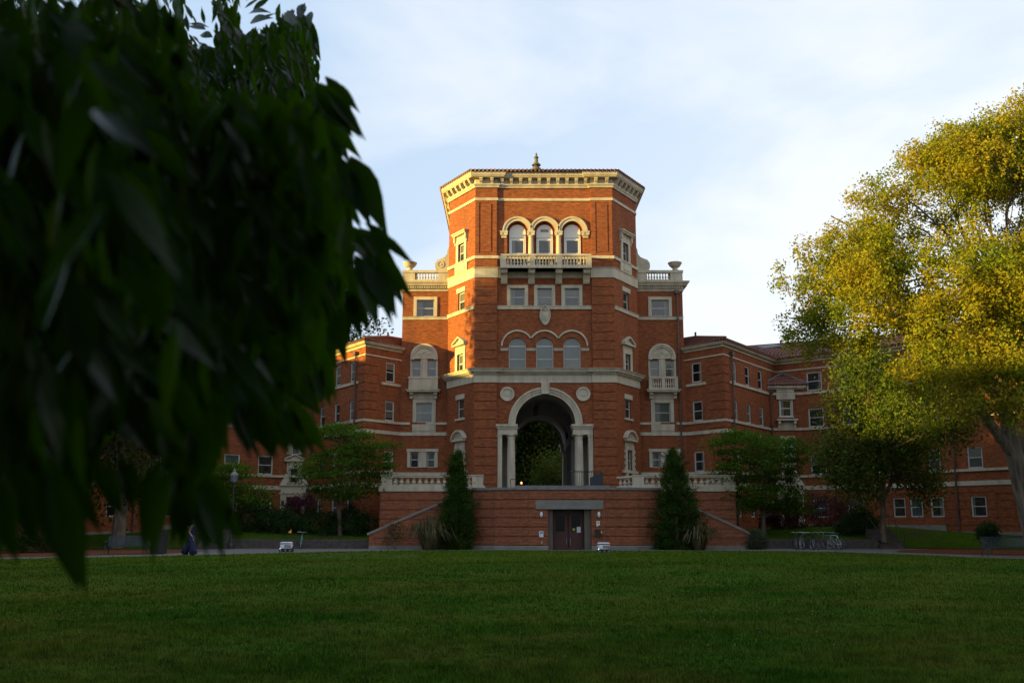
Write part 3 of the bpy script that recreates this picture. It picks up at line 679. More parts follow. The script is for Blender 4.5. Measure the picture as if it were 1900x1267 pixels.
# ================================================================ side blocks and wings
SB = 76.1
def zs(v): return Zv(v, SB)
SBTOP = zs(523.5)
zA, zB4, zBand3, zBand2, zBand1, zCor0, zCor1 = 5.26, 4.33, 9.07, 11.95, 13.92, 14.5, 14.88
zband4 = 8.25
def side(s_):
    def X(a): return TX + s_ * a
    outv = (0, -1)
    def FRM(p, q):      # plan points (a, Y)
        P0, P1 = Vector((X(p[0]), p[1])), Vector((X(q[0]), q[1])); f = Fr(P0, P1, outv)
        d = P1 - P0; f.n = Vector((d.y, -d.x)).normalized() * (1 if s_ > 0 else -1); return f
    sgn = 1 if s_ > 0 else -1
    def PL(pts): return [(X(a), y) for a, y in pts]
    # ---------------- side block
    F = FRM((7.33, SB), (10.95, SB)); LS = F.len
    u2a = lambda u, v: (Xu(u, v, SB) - TX) - 7.33
    cA = u2a(1227.7, 660)
    ops = [(u2a(1224.5, 570), 1.36, zs(587), zs(556.5), False), (cA - .60, .70, zs(699), zs(668.5), False), (cA + .60, .70, zs(699), zs(668.5), False),
           (u2a(1229, 765), 1.2, zs(783.5), zs(747.5), False), (cA - .60 + .0, .62, zs(867), zs(838), False), (cA + .62, .62, zs(867), zs(838), False)]
    mb = MB(); F.wall(mb, -0.1, LS, 0, SBTOP, ops, 0, .28)
    Fx = FRM((10.95, SB), (10.95, 88)); Fx.wall(mb, 0, Fx.len, 0, SBTOP, [], 0); mk('wall', mb, 'brick', hall, uv=True)
    for i, o in enumerate(ops):
        wn = window(F, *o[:4], b=-.15, fw=.06, pane='glass_teal' if i == 3 else 'glass', blind=(None, .55, .55, None, None, None)[i] if s_ < 0 else None)
        if i == 0: surround(F, wn, *o[:4], t=.24)
        if i == 3: surround(F, wn, *o[:4], t=.28)
    mb = MB(); rr = .70; zA0 = zs(663); W = .98
    F.arc_band(mb, cA, zA0, .76, .90, 0, .14, 26); F.arc_band(mb, cA, zA0, .90, .98 + .08, 0, .2, 26); F.poly(mb, [(cA + .77 * math.cos(math.pi * q / 20), zA0 + .77 * math.sin(math.pi * q / 20)) for q in range(21)], -.02, .05)
    for g in (-1, 1):
        F.box(mb, cA + g * .9 - .16, cA + g * .9 + .16, 0, .2, zA0 - .2, zA0 - .001); pass
        pass
    F.arc_band(mb, cA, zA0 + .22, .16, .24, .04, .1, 12, 0, 2 * math.pi)
    for g in (-.42, .42): F.arc_band(mb, cA + g, zA0 + .2, .08, .15, .04, .1, 10, 0, 2 * math.pi)
    F.box(mb, cA - .96, cA + .96, 0, .13, zA0 - .12, zA0 - .002)
    F.box(mb, cA - 1.06, cA - .94, -.1, .08, zs(699), zA0 - .12); F.box(mb, cA + .94, cA + 1.06, -.1, .08, zs(699), zA0 - .12); F.box(mb, cA - .25, cA + .25, -.1, .08, zs(699), zA0 - .12)
    F.box(mb, cA - .08, cA + .08, .07, .12, zs(698), zA0 - .14)
    mk('arched_surround', mb, 'stone', hall)
    # window balcony
    mb = MB(); w_ = 1.12; z0, z1 = zs(725.5), zs(700.5)
    F.box(mb, cA - w_ - .12, cA + w_ + .12, 0, .62, z0 - .12, z0); F.box(mb, cA - w_ - .2, cA + w_ + .2, 0, .68, z0, z0 + .07)
    if s_ > 0:
        F.box(mb, cA - w_, cA + w_, .36, .58, z1 - .13, z1); F.box(mb, cA - w_, cA + w_, .38, .56, z0 + .07, z0 + .17)
        for g in (-1, 1): F.box(mb, cA + g * (w_ - .14) - .14, cA + g * (w_ - .14) + .14, 0, .56, z0 + .17, z1 - .13)
        F.box(mb, cA - .13, cA + .13, .38, .55, z0 + .17, z1 - .13)
        baluster_row(mb, F, cA - w_ + .3, cA - .14, z0 + .17, z1 - .13, .47, 4, .07); baluster_row(mb, F, cA + .14, cA + w_ - .3, z0 + .17, z1 - .13, .47, 4, .07)
    else:
        F.box(mb, cA - w_, cA + w_, 0, .52, z0 + .07, z1 - .13); F.box(mb, cA - w_ - .04, cA + w_ + .04, 0, .57, z1 - .13, z1)
        for g in (-.5, .5): F.box(mb, cA + g - .36, cA + g + .36, .5, .545, z0 + .2, z1 - .26)
    for g in (-1, 1): F.box(mb, cA + g * .92 - .14, cA + g * .92 + .14, 0, .45, zs(733), z0 - .12); F.box(mb, cA + g * .92 - .12, cA + g * .92 + .12, 0, .24, zs(740), zs(733))
    F.box(mb, cA - .78, cA + .78, 0, .06, zs(747.5) + .30, z0 - .12)
    mk('window_balcony', mb, 'stone', hall)
    mb = MB(); c = ops[3][0]; F.box(mb, c - .9, c + .9, 0, .08, zs(802), zs(787)); F.box(mb, c - .5, c + .5, .05, .12, zs(799), zs(790)); F.box(mb, c - .86, c - .6, .05, .12, zs(799), zs(790)); F.box(mb, c + .6, c + .86, .05, .12, zs(799), zs(790)); mk('apron', mb, 'stone', hall)
    mb = MB(); z0, z1 = zs(867), zs(838); c = cA
    F.box(mb, c - 1.15, c - .93, -.1, .08, z0, z1); F.box(mb, c + .95, c + 1.17, -.1, .08, z0, z1); F.box(mb, c - .28, c + .3, -.1, .08, z0, z1); F.box(mb, c - 1.2, c + 1.22, -.1, .12, z1, z1 + .22); mk('surround', mb, 'stone', hall)
    # cornice, parapet, urn
    SP = PL([(7.2, SB), (10.95, SB), (10.95, 88)])
    mb = MB(); zb = zs(541); zt = SBTOP
    sweep(mb, SP, [(-.05, zb), (.06, zb), (.1, zb + .1), (.1, zs(535)), (-.05, zs(535))], sgn); sweep(mb, SP, [(-.05, zs(531.5)), (.34, zs(531.5)), (.4, zs(528.5)), (.5, zs(526)), (.52, zt), (-.05, zt)], sgn); band(mb, SP, zs(535), zs(531.5), .08) if sgn > 0 else sweep(mb, SP, [(-.05, zs(535)), (.08, zs(535)), (.08, zs(531.5)), (-.05, zs(531.5))], sgn)
    mk('cornice', mb, 'stone', hall)
    mb = MB(); k = 20
    for j in range(k): a = (j + .5) * LS / k; F.box(mb, a - .055, a + .055, .08, .26, zs(536), zs(531.7))
    mk('dentil', mb, 'stone', hall)
    mb = MB(); z0, z1 = SBTOP, zs(503.5)
    F.box(mb, -.1, LS + .0, .06, .34, z0, z0 + .13); F.box(mb, -.1, LS + .05, .03, .38, z1 - .2, z1)
    F.box(mb, -.1, .85, .08, .32, z0 + .13, z1 - .2); F.box(mb, LS - .95, LS, -.7, .33, z0 + .13, z1 - .2); F.box(mb, LS - .98, LS + .05, -.73, .03, z1 - .2, z1)
    baluster_row(mb, F, .88, LS - .98, z0 + .13, z1 - .2, .2, 8, .085)
    Fx.box(mb, 0.6, Fx.len, -.25, .05, z0, z0 + .13); Fx.box(mb, 0.6, Fx.len, -.28, .08, z1 - .2, z1); baluster_row(mb, Fx, .8, 8, z0 + .13, z1 - .2, -.1, 22, .085)
    mk('parapet', mb, 'stone', hall)
    mb = MB(); ax, ay, _ = F.pt(LS - .52, .0, 0); mb.lathe(ax, ay, [(.3, z1), (.3, z1 + .08), (.2, z1 + .12), (.2, z1 + .26), (.3, z1 + .3), (.42, z1 + .42), (.5, z1 + .56), (.55, z1 + .63), (.55, z1 + .69), (.46, z1 + .67)], 22); mk('urn', mb, 'stone', hall, smooth=False)
    # scroll against the tower
    mb = MB(); zq = z1; w0, h0 = 1.15, Zv(474, SB) - z1
    pts = [(-.1, zq), (1.0, zq), (1.1, zq + .25), (1.08, zq + .6), (.9, zq + .85), (.62, zq + .95), (.35, zq + 1.08), (.16, zq + 1.35), (.14, zq + 1.6), (.05, zq + 1.85), (-.1, zq + 1.9)]
    F.poly(mb, pts, .06, .34); F.arc_band(mb, .68, zq + .48, .2, .3, .33, .38, 16, 0, 2 * math.pi); F.disc(mb, .68, zq + .48, .1, .33, .38, 12); mk('scroll', mb, 'stone', hall)
    # string courses on the side block
    mb = MB(); F.box(mb, -.1, LS, -.05, .08, zs(593.5), zs(589)); F.box(mb, -.1, LS + .02, -.05, .12, zs(589) + .001, zs(588)); mk('string_course', mb, 'stone', hall)
    # ---------------- wing
    A0, A1, C1, C2, K, E, E2 = (10.95, 76.1), (13.3, 73.1), (18.64, 80.9), (21.2, 80.7), (26.4, 76.2), (33.6, 65.5), (38.4, 55)
    T = (19.5, 82.2)
    faces = []
    hz = [(12.1, 13.62), (9.16, 10.66), (5.36, 6.86)]; hb = (2.0, 3.43)
    def wops(cs, w, base=True):
        o = []
        for j, c in enumerate(cs):
            for (z0, z1) in hz: o.append((c, w, z0, z1, False))
            if base: o.append((c, w, hb[0], hb[1], False))
        return o
    g1 = FRM(A0, A1); o1 = wops([1.15], .98, False)
    g2 = FRM(A1, C1); o2 = wops([2.05, 4.75, 7.5], .95)
    g4 = FRM(C2, K); o4 = wops([1.15, 4.0, 6.3], 1.3)[:-1]
    g5 = FRM(K, E); o5 = []
    for c, w, lv in ((.5, 1.05, (3,)), (1.95, 1.05, (0, 1, 2, 3)), (3.65, 1.05, (0, 1, 2, 3)), (6.85, 1.15, (0, 1, 2, 3)), (10.4, 1.15, (0, 1, 2, 3))):
        for l in lv: z0, z1 = (hz + [hb])[l]; o5.append((c, w, z0, z1, False))
    g6 = FRM(E, E2); o6 = wops([1.6, 5.2, 8.8], 1.15)
    for gi, (g, o) in enumerate(((g1, o1), (g2, o2), (g4, o4), (g5, o5), (g6, o6))):
        mb = MB(); g.wall(mb, 0, g.len, 0, 14.6, o, 0, .22); mk('wall', mb, 'brick', hall, uv=True)
        for j, q in enumerate(o):
            if gi == 4 and s_ > 0 and False: continue
            bl = random.choice([None, None, .5, None, .9, None, None, .35]); window(g, *q[:4], b=-.1, fw=.10, fm='frame', blind=bl, pane=random.choice(['glass', 'glass_b', 'glass_dark', 'glass_teal']))
    # rusticated corners and basement
    mb = MB(); rustic(mb, g1, g1.len - 1.35, g1.len + .05, zband4 + .25, 13.8); rustic(mb, g2, -.0, .95, zband4 + .25, 13.8); rustic(mb, g1, g1.len - 1.35, g1.len + .05, zA + .2, zband4 - .1); rustic(mb, g2, 0, .95, zA + .2, zband4 - .1)
    mk('quoin', mb, 'brick', hall, uv=True); mb = MB(); rustic(mb, g2, 0, g2.len, .4, zB4 - .1, ops=o2, out=.05); mk('basement_course', mb, 'brick', hall, uv=True); mb = MB(); rustic(mb, g4, 0, g4.len, .6, zB4 - .1, ops=o4, out=.05); rustic(mb, g5, 0, g5.len, 1.4, zB4 - .1, .62, .05, .03, ops=o5); rustic(mb, g6, 0, g6.len, 1.4, zB4 - .1, .62, .05, .03, ops=o6)
    mk('basement_course', mb, 'brick', hall, uv=True)
    mb = MB(); g5.box(mb, 8.1, 8.2, 0, .07, 1.9, 3.6); g5.box(mb, 9.4, 9.5, 0, .07, 1.9, 3.6); g5.box(mb, 8.1, 9.5, 0, .07, 3.6, 3.7); mk('blind_panel', mb, 'brick', hall, uv=True)
    WL = PL([A0, A1, C1, C2, K, E, E2]); WT = PL([A0, A1, T, K, E, E2]); RUN = PL([(7.33, SB), (10.95, SB), A1, C1, C2, K, E, E2])
    def bnd(pl, z0, z1, o): 
        q = MB(); sweep(q, pl, [(-.05, z0), (o, z0), (o, z1), (-.05, z1)], sgn); return q
    mk('string_course', bnd(RUN, zB4 - .16, zB4 + .16, .09), 'stone', hall); mk('string_course', bnd(RUN, zA - .1, zA + .08, .12), 'stone', hall)
    mk('string_course', bnd(PL([(7.33, SB), (9.7 - .7, SB)]), zBand3 - .12, zBand3 + .07, .1), 'stone', hall); mk('string_course', bnd(PL([(10.0 + .2, SB), (10.95, SB), A1, C1, C2, K, E, E2]), zBand3 - .12, zBand3 + .07, .1), 'stone', hall)
    mk('string_course', bnd(RUN[:3], zband4 - .13, zband4 + .13, .08), 'stone', hall)
    mb = MB(); g2.box(mb, 0, g2.len - 2.2, -.05, .08, zband4 - .13, zband4 + .13); mk('string_course', mb, 'stone', hall)
    mb = MB(); g1.box(mb, .15, 2.1, -.05, .1, zBand2 - .12, zBand2 + .08); g2.box(mb, 1.0, g2.len, -.05, .1, zBand2 - .12, zBand2 + .08); mk('string_course', mb, 'stone', hall)
    mk('string_course', bnd(PL([C1, C2, K, E, E2]), zBand2 - .12, zBand2 + .08, .1), 'stone', hall)
    mk('string_course', bnd(WT, zBand1 - .05, zBand1 + .05, .06), 'stone', hall)
    mb = MB(); sweep(mb, WT, [(-.05, zCor0), (.08, zCor0), (.1, zCor0 + .12), (.3, zCor0 + .2), (.36, zCor0 + .3), (.42, zCor1), (-.05, zCor1)], sgn); mk('cornice', mb, 'stone', hall)
    # true corner above the little bay
    mb = MB()
    for (p, q) in ((C1, T), (T, C2)): f = FRM(p, q); f.wall(mb, 0, f.len, 11.9, 14.6, [], 0)
    mk('wall', mb, 'brick', hall, uv=True)
    # ---- roofs
    el = [(p.x, p.y) for p in offset_line(WT, .55, sgn)]; ze = zCor1 + .06
    Ev = [Vector((x, y, ze)) for x, y in el]
    R0 = Vector((X(12.45), 79, Zv(625, 79))); R1 = Vector((X(7.5), 84.5, R0.z + .1)); R2 = Vector((X(16.2), 88, 16.9)); RK = Vector((X(28.6), 82.0, 16.9)); RE = Vector((X(38.5), 69.5, 16.9)); RX = Vector((X(44), 58, 16.9))
    Ev[0] = Vector((X(10.5), 76.9, ze)) if True else Ev[0]
    mb = MB(); tile_slope(mb, Ev[0], Ev[1], R0, R1); tile_slope(mb, Ev[1], Ev[2], R2, R0); mk('roof', mb, 'tile', hall)
    mb = MB(); tile_slope(mb, Ev[2], Ev[3], RK, R2); tile_slope(mb, Ev[3], Ev[4], RE, RK); tile_slope(mb, Ev[4], Ev[5], RX, RE)
    # back slopes
    bk = [Vector((X(20), 95, ze)), Vector((X(32), 89, ze)), Vector((X(44), 74, ze)), Vector((X(50), 60, ze))]
    for i, (p, q) in enumerate(((R2, RK), (RK, RE), (RE, RX))): mb.quad(p, q, bk[i + 1], bk[i])
    rf = mk('roof', mb, 'tile', hall)
    mb = MB(); mb.tube([R1, R0, Ev[1] + Vector((0, 0, .08))], .11, 8); mb.tube([R2, RK, RE, RX], .12, 8); mb.tube([R0 + Vector((0, 0, -.1)), R2], .1, 6); mk('ridge', mb, 'tile', hall)
    mb = MB(); mb.tube([R0 + Vector((0, .2, -.1)), R0 + Vector((0, .2, .42))], .08, 8); mk('vent_pipe', mb, 'metal_dark', hall); mb = MB(); q = R2.lerp(RK, .40); mb.tube([q + Vector((0, .3, -.1)), q + Vector((0, .3, .4))], .08, 8); mk('vent_pipe', mb, 'metal_dark', hall)
    # skylight
    if s_ > 0:
        c = (Ev[2].lerp(Ev[3], .28)).lerp(R2.lerp(RK, .28), .72); d = (Ev[3] - Ev[2]).normalized(); up = (R2 - Ev[2]).normalized(); nn = d.cross(up); nn = nn if nn.z > 0 else -nn
        mb = MB(); pts = [c - d * .9 - up * .1, c + d * .9 - up * .1, c + d * .9 + up * 1.2, c - d * .9 + up * 1.2]; mb.prism(pts, nn * .32); q = mk('skylight', mb, 'lead', hall)
        mb = MB(); cc = c + up * .55 + nn * .325; mb.add([cc + d * .75 * x + up * .5 * y for x, y in ((-1, -1), (1, -1), (1, 1), (-1, 1))], [(0, 1, 2, 3)]); mk('pane', mb, 'glass', q)
    # ---- little bay in the corner: roof, stone, windows, door
    g3 = FRM(C1, C2); LB = g3.len; m_ = LB / 2
    wz = [(10.08, 11.42), (7.0, 8.2), (4.7, 5.9)]; dz = (1.55, 3.55)
    ob = [(m_, .92, wz[0][0], wz[0][1], False), (m_, .62, wz[1][0], wz[1][1], False), (m_, .8, wz[2][0], wz[2][1], False), (m_, 1.1, dz[0], dz[1], False)]
    mb = MB(); g3.wall(mb, 0, LB, 0, 12.66, ob, 0, .3); mk('wall', mb, 'brick', hall, uv=True)
    ze2 = 12.62; mb = MB(); b = [g3.pt(-.55, .4, ze2), g3.pt(LB + .55, .4, ze2)]; pk = Vector(g3.pt(m_, -1.0, 13.72)); kk = [Vector(b[0]), Vector(b[1])]
    lft = Vector(g3.pt(-1.0, -.55, ze2 + .0)); rgt = Vector(g3.pt(LB + 1.0, -.45, ze2 + .0))
    tile_slope(mb, kk[0], kk[1], pk + (kk[1] - kk[0]) * .02, pk - (kk[1] - kk[0]) * .02, .26); bayroof = mk('bay_roof', mb, 'tile', hall)
    mb = MB(); mb.add([kk[0], lft, pk], [(0, 1, 2)]); mb.add([kk[1], rgt, pk], [(0, 1, 2)]); mb.tube([kk[0] + Vector((0, 0, .06)), pk + Vector((0, 0, .06))], .1, 6); mb.tube([kk[1] + Vector((0, 0, .06)), pk + Vector((0, 0, .06))], .1, 6); mk('flashing', mb, 'lead', bayroof)
    mb = MB(); g3.box(mb, -.35, LB + .35, -.3, .3, ze2 - .22, ze2 - .02); g3.box(mb, -.2, LB + .2, -.3, .16, ze2 - .34, ze2 - .22); mk('cornice', mb, 'stone', hall)
    mb = MB(); g3.box(mb, m_ - .7, m_ + .7, -.05, .12, zBand2 + .1, ze2 - .36); g3.box(mb, m_ - .75, m_ + .75, -.05, .14, wz[0][1] + .05, zBand2 - .13); g3.arc_band(mb, m_, wz[0][1] + .08, .3, .38, .12, .18, 12, R(15), R(165)); mk('carved_panel', mb, 'stone', hall)
    for i, q in enumerate(ob[:3]):
        wn = window(g3, *q[:4], b=-.14, fw=.08, fm='frame_white' if i == 0 else 'frame')
        if i == 0: surround(g3, wn, *q[:4], t=.08, out=.05, sill=.1, m='frame')
        if i == 1: surround(g3, wn, *q[:4], t=.28, kind='quoined')
        if i == 2:
            surround(g3, wn, *q[:4], t=.22, kind='pediment'); mb = MB()
            for sg in (-1, 1): g3.poly(mb, [(m_ + sg * .62, wz[2][0] - .16), (m_ + sg * 1.12, wz[2][0] - .16), (m_ + sg * 1.0, wz[2][0] + .15), (m_ + sg * .74, wz[2][0] + .5), (m_ + sg * .72, wz[2][0] + .75), (m_ + sg * .62, wz[2][0] + .75)], -.05, .1)
            mk('scroll', mb, 'stone', wn)
    mb = MB(); g3.box(mb, m_ - .85, m_ + .85, 0, .5, 9.72, 9.84); g3.box(mb, m_ - .6, m_ + .6, 0, .06, zBand3 + .08, 9.72)
    for g in (-1, 1): g3.box(mb, m_ + g * .62 - .1, m_ + g * .62 + .1, 0, .42, 9.45, 9.72); g3.box(mb, m_ + g * .62 - .09, m_ + g * .62 + .09, 0, .2, 9.1, 9.45)
    mk('shelf', mb, 'stone', hall)
    mb = MB(); g3.box(mb, m_ - 1.02, m_ - .55, -.2, .2, .8, 3.62); g3.box(mb, m_ + .55, m_ + 1.02, -.2, .2, .8, 3.62); g3.box(mb, m_ - 1.02, m_ + 1.02, -.2, .203, 3.62, 3.85); g3.box(mb, m_ - 1.1, m_ + 1.1, -.2, .28, 3.85, 3.97)
    g3.box(mb, m_ - 1.0, m_ + 1.0, -.2, .16, 3.97, 4.5); g3.box(mb, m_ - 1.1, m_ + 1.1, -.2, .3, 4.5, 4.62)
    for g in (-1, 1):
        for j in range(5): g3.box(mb, m_ + g * .79 - .21, m_ + g * .79 + .21, .19, .225, .9 + j * .54, 1.38 + j * .54)
    mk('door_surround', mb, 'stone', hall)
    mb = MB(); g3.box(mb, m_ - .55, m_ + .55, -.24, -.16, dz[0], dz[1]); d_ = mk('door', mb, 'door', hall)
    mb = MB(); g3.box(mb, m_ - .38, m_ + .38, -.17, -.148, dz[0] + .95, dz[1] - .2); mk('pane', mb, 'glass', d_)
    if s_ < 0: mb = MB(); g3.box(mb, m_ - .0, m_ + .22, -.148, -.14, dz[0] + .85, dz[0] + 1.2); g3.box(mb, m_ - .32, m_ - .06, -.148, -.14, dz[0] + .8, dz[0] + 1.02); mk('notice', mb, 'paper', d_)
    for g in (-1, 1):
        mb = MB(); x, y, _ = g3.pt(m_ + g * .8, .36, 0); mb.lathe(x, y, [(.03, 2.9), (.1, 2.95), (.13, 3.2), (.08, 3.28), (.02, 3.36)], 8); mb.tube([(x, y, 3.3), g3.pt(m_ + g * .8, .2, 3.35)], .02, 5); mk('wall_lantern', mb, 'metal_dark', hall)
    # ---- downpipes
    def pipe(f, a, zt, zb, off=.16):
        mb = MB(); x, y, _ = f.pt(a, off, 0); mb.tube([(x, y, zb), (x, y, zt)], .065, 8); f.box(mb, a - .17, a + .17, off - .16, off + .14, zt, zt + .28)
        for z in np.arange(zb + 1.5, zt, 2.6): f.box(mb, a - .1, a + .1, 0, off + .08, z, z + .06)
        mk('downpipe', mb, 'pipe', hall)
    if s_ > 0: pipe(F, LS - .45, zs(546), 0, .18)
    pipe(g2, 1.35, 14.0, 0); pipe(g2, g2.len - .12, 12.0, 0, .2); pipe(g5, 5.35, 13.9, .9)
    # ---- base plinth
    mb = MB(); g5.box(mb, -.5, 4.3, -.05, .14, 0.2, 1.42); g5.box(mb, 4.3, g5.len, -.05, .12, .2, .98); g6.box(mb, 0, g6.len, -.05, .12, 0, .98); g4.box(mb, 0, g4.len, -.05, .12, 0, 1.45); g2.box(mb, 0, g2.len, -.05, .1, 0, 1.0); mk('plinth', mb, 'stone_grey', hall)
    return dict(F=F, g1=g1, g2=g2, g3=g3, g4=g4, g5=g5, g6=g6)
GR = side(1); GL = side(-1)
# closed back so no light leaks through
mb = MB()
for s_ in (-1, 1):
    mb.quad((TX + s_ * 7.33, 88, 0), (TX + s_ * 10.95, 88, 0), (TX + s_ * 10.95, 88, SBTOP), (TX + s_ * 7.33, 88, SBTOP))
    mb.quad((TX + s_ * 7.33, 88, SBTOP), (TX + s_ * 10.95, 88, SBTOP), (TX + s_ * 10.95, SB, SBTOP), (TX + s_ * 7.33, SB, SBTOP))
    for p, q in (((10.95, 88), (20, 94)), ((20, 94), (32, 88.5)), ((32, 88.5), (44, 74)), ((44, 74), (50, 60)), ((50, 60), (38.4, 55))):
        mb.quad((TX + s_ * p[0], p[1], 0), (TX + s_ * q[0], q[1], 0), (TX + s_ * q[0], q[1], 14.9), (TX + s_ * p[0], p[1], 14.9))
mk('wall', mb, 'brick', hall, uv=True)
# ================================================================ ground
def sheet(name, pts, z, m, kind='structure'):
    mb = MB(); mb.add([(x, y, z) for x, y in pts], [tuple(range(len(pts)))]); return tag(mk(name, mb, m), kind=kind)
mb = MB(); mb.quad((-600, -200, 0), (600, -200, 0), (600, 1200, 0), (-600, 1200, 0)); tag(mk('ground', mb, 'soil'), kind='structure')
sheet('path', [(-75, 20), (-36, 34), (-27, 41), (-17, 48), (-10, 52), (0, 54), (12, 53), (20, 49), (27, 42), (36, 34), (75, 20), (75, 30), (44, 44), (34, 53.5), (27, 60.5), (24, 64), (15, 64.2), (14, 66), (-8, 66), (-9, 64.2), (-17, 63.4), (-22, 59), (-27, 53), (-36, 43), (-75, 30)], 0.012, 'asphalt')
for s_, nm in ((1, 'right'), (-1, 'left')):
    c = 2.4
    pts = [(c + s_ * 20.3, 59.5), (c + s_ * 18.6, 55.8), (c + s_ * 20.5, 52.3), (c + s_ * 25.5, 46.5), (c + s_ * 33, 41), (c + s_ * 41, 45), (c + s_ * 34, 54), (c + s_ * 24, 62)]
    if s_ < 0: pts = [(c + s_ * 23, 61), (c + s_ * 20.0, 58.5), (c + s_ * 20.5, 53.6), (c + s_ * 24.5, 49.2), (c + s_ * 33, 41.5), (c + s_ * 41, 45), (c + s_ * 34, 54), (c + s_ * 26, 61)]
    sheet('mulch_bed', pts, 0.03, 'mulch')
LAWN_EDGE = [ground(0, 1038.5), ground(250, 1033.5), ground(370, 1031), ground(500, 1027.5), ground(620, 1024.2), ground(760, 1022.3), ground(950, 1022), ground(1120, 1023), ground(1300, 1022.6), ground(1450, 1023.2), ground(1560, 1025.5), ground(1700, 1030.5), ground(1800, 1035.5), ground(1900, 1039.5)]
LE = [(-60, 24)] + [(x, y) for x, y in LAWN_EDGE] + [(60, 24)]
lawn_m = noisy('lawn_soil', (0.030, 0.068, 0.009), (0.046, 0.08, 0.012), 0.9, 0.95, bump=0.5, c3=(0.062, 0.075, 0.012), s3=0.16, Specular_IOR_Level=0.0)
mb = MB(); mb.add([(x, y, 0.045) for x, y in LE + [(60, -60), (-60, -60)]], [tuple(range(len(LE) + 2))]); tag(mk('lawn', mb, lawn_m), kind='structure')
lex = np.array([p[0] for p in LE]); ley = np.array([p[1] for p in LE])
def lawn_y(x): return np.interp(x, lex, ley)
def lawn_h(x, y):      # the lawn swells gently in the middle, with shallow dips
    e = np.clip((lawn_y(x) - y) / 14, 0, 1); e = e * e * (3 - 2 * e)
    return e * (.13 * np.exp(-((x - 4) / 24) ** 2 - ((y - 34) / 9) ** 2) + .05 * np.sin(x * .33 + y * .21) * np.sin(y * .41 - x * .12 + 1) + .03 * np.sin(x * .9 - y * .5) + .05) * np.clip((y - 6) / 5, 0, 1)
gx_ = np.linspace(-34, 36, 141); gy_ = np.linspace(6, 58.5, 121); vs = [(x, y, .047 + float(lawn_h(x, y)) if y < lawn_y(x) - .3 else -.06) for y in gy_ for x in gx_]; fs = [(j * 141 + i, j * 141 + i + 1, (j + 1) * 141 + i + 1, (j + 1) * 141 + i) for j in range(120) for i in range(140)]
tag(mk('lawn_mound', MB().add(vs, fs), lawn_m, smooth=True), kind='structure')
# raised banks before the wings
bx = [15.7, 21.0, 23.6, 28.8, 36.0, 40.8, 47]; by = [73.1, 80.9, 80.7, 76.2, 65.5, 55, 45]
def bank_z(x, y):      # x measured as if on the right-hand side
    Yb = np.interp(x, bx, by); hb = np.interp(x, [14, 22, 26, 30, 34, 41], [0.9, 1.35, 1.35, 0.95, 0.7, 0.6])
    Yf = np.interp(x, [14, 23.4, 23.5, 26, 33, 37, 41, 48], [63.3, 63.3, 64.6, 64, 59.5, 54.5, 49, 42]); z0 = np.where(x < 23.45, 0.5, 0.02)
    t = np.clip((y - Yf) / np.maximum(1.5, np.minimum(6.0, Yb - Yf - 0.8)), 0, 1); t = t * t * (3 - 2 * t)
    return np.where(y < Yf, -0.1, z0 + (hb - z0) * t)
bank_m = noisy('bank_grass', (0.03, 0.065, 0.005), (0.045, 0.085, 0.008), 1.2, 0.95, bump=0.5, c3=(0.04, 0.05, 0.012), s3=0.3, Specular_IOR_Level=0.0)
for s_ in (-1, 1):
    xs = np.linspace(14.0, 46, 66); vs = []; fs = []; n_ = 56
    for i, x in enumerate(xs):
        Yf = float(np.interp(x, [14, 23.4, 23.5, 26, 33, 37, 41, 48], [63.3, 63.3, 64.6, 64, 59.5, 54.5, 49, 42]))
        for j in range(n_):
            y = Yf + 0.001 + (24 * j / (n_ - 1)); vs.append((2.4 + s_ * (x - 2.4) if s_ > 0 else 4.8 - x, y, float(bank_z(x, y))))
    for i in range(len(xs) - 1):
        for j in range(n_ - 1): fs.append((i * n_ + j, (i + 1) * n_ + j, (i + 1) * n_ + j + 1, i * n_ + j + 1))
    mb = MB().add(vs, fs); tag(mk('grass_bank', mb, bank_m, smooth=True), kind='structure')
for s_ in (-1, 1):
    f = Fr((2.4 + s_ * 11.2, 63.2), (2.4 + s_ * 20.4, 63.2)); mb = MB(); f.box(mb, 0, f.len, -.35, 0.02, 0, .46); f.box(mb, 0, f.len, -.4, .06, .46, .56)
    for j in range(3):
        a = 0.0
        while a < f.len - .5: w_ = random.uniform(.3, .75); f.box(mb, a + .01, min(f.len, a + w_) - .01, .0, random.uniform(.03, .07), .01 + j * .15, .145 + j * .15); a += w_
    tag(mk('retaining_wall', mb, 'rubble'), 'low rough stone wall holding up the %s' % ('grass bank behind the parked bicycles' if s_ > 0 else 'shrub bed left of the brick stair'), 'wall')
# steps up the bank on the right
for s_ in (1, -1):
    st = empty('garden_steps', (2.4 + s_ * 21.0, 63.5, 0), 'stone steps with dark handrails climbing the %s bank' % ('right grass' if s_ > 0 else 'left shrub'), 'steps')
    mb = MB(); x0, x1 = sorted((2.4 + s_ * 20.45, 2.4 + s_ * 22.0))
    for j in range(7): mb.box(x0, x1, 63.0 + j * .36, 63.37 + j * .36, 0, .17 * (j + 1))
    mk('steps', mb, 'rubble', st)
    for xx in (x0 + .06, x1 - .06):
        mb = MB(); mb.tube([(xx, 62.9, .9), (xx, 65.4, 2.1), (xx, 66.6, 2.15)], .024, 6)
        for y_, z_ in ((62.95, 0), (64.2, .6), (65.4, 1.19), (66.5, 1.2)): mb.tube([(xx, y_, z_), (xx, y_, .9 + max(0, min(1.2, (y_ - 62.9) * .48)))], .02, 5)
        mk('handrail', mb, 'metal_dark', st)

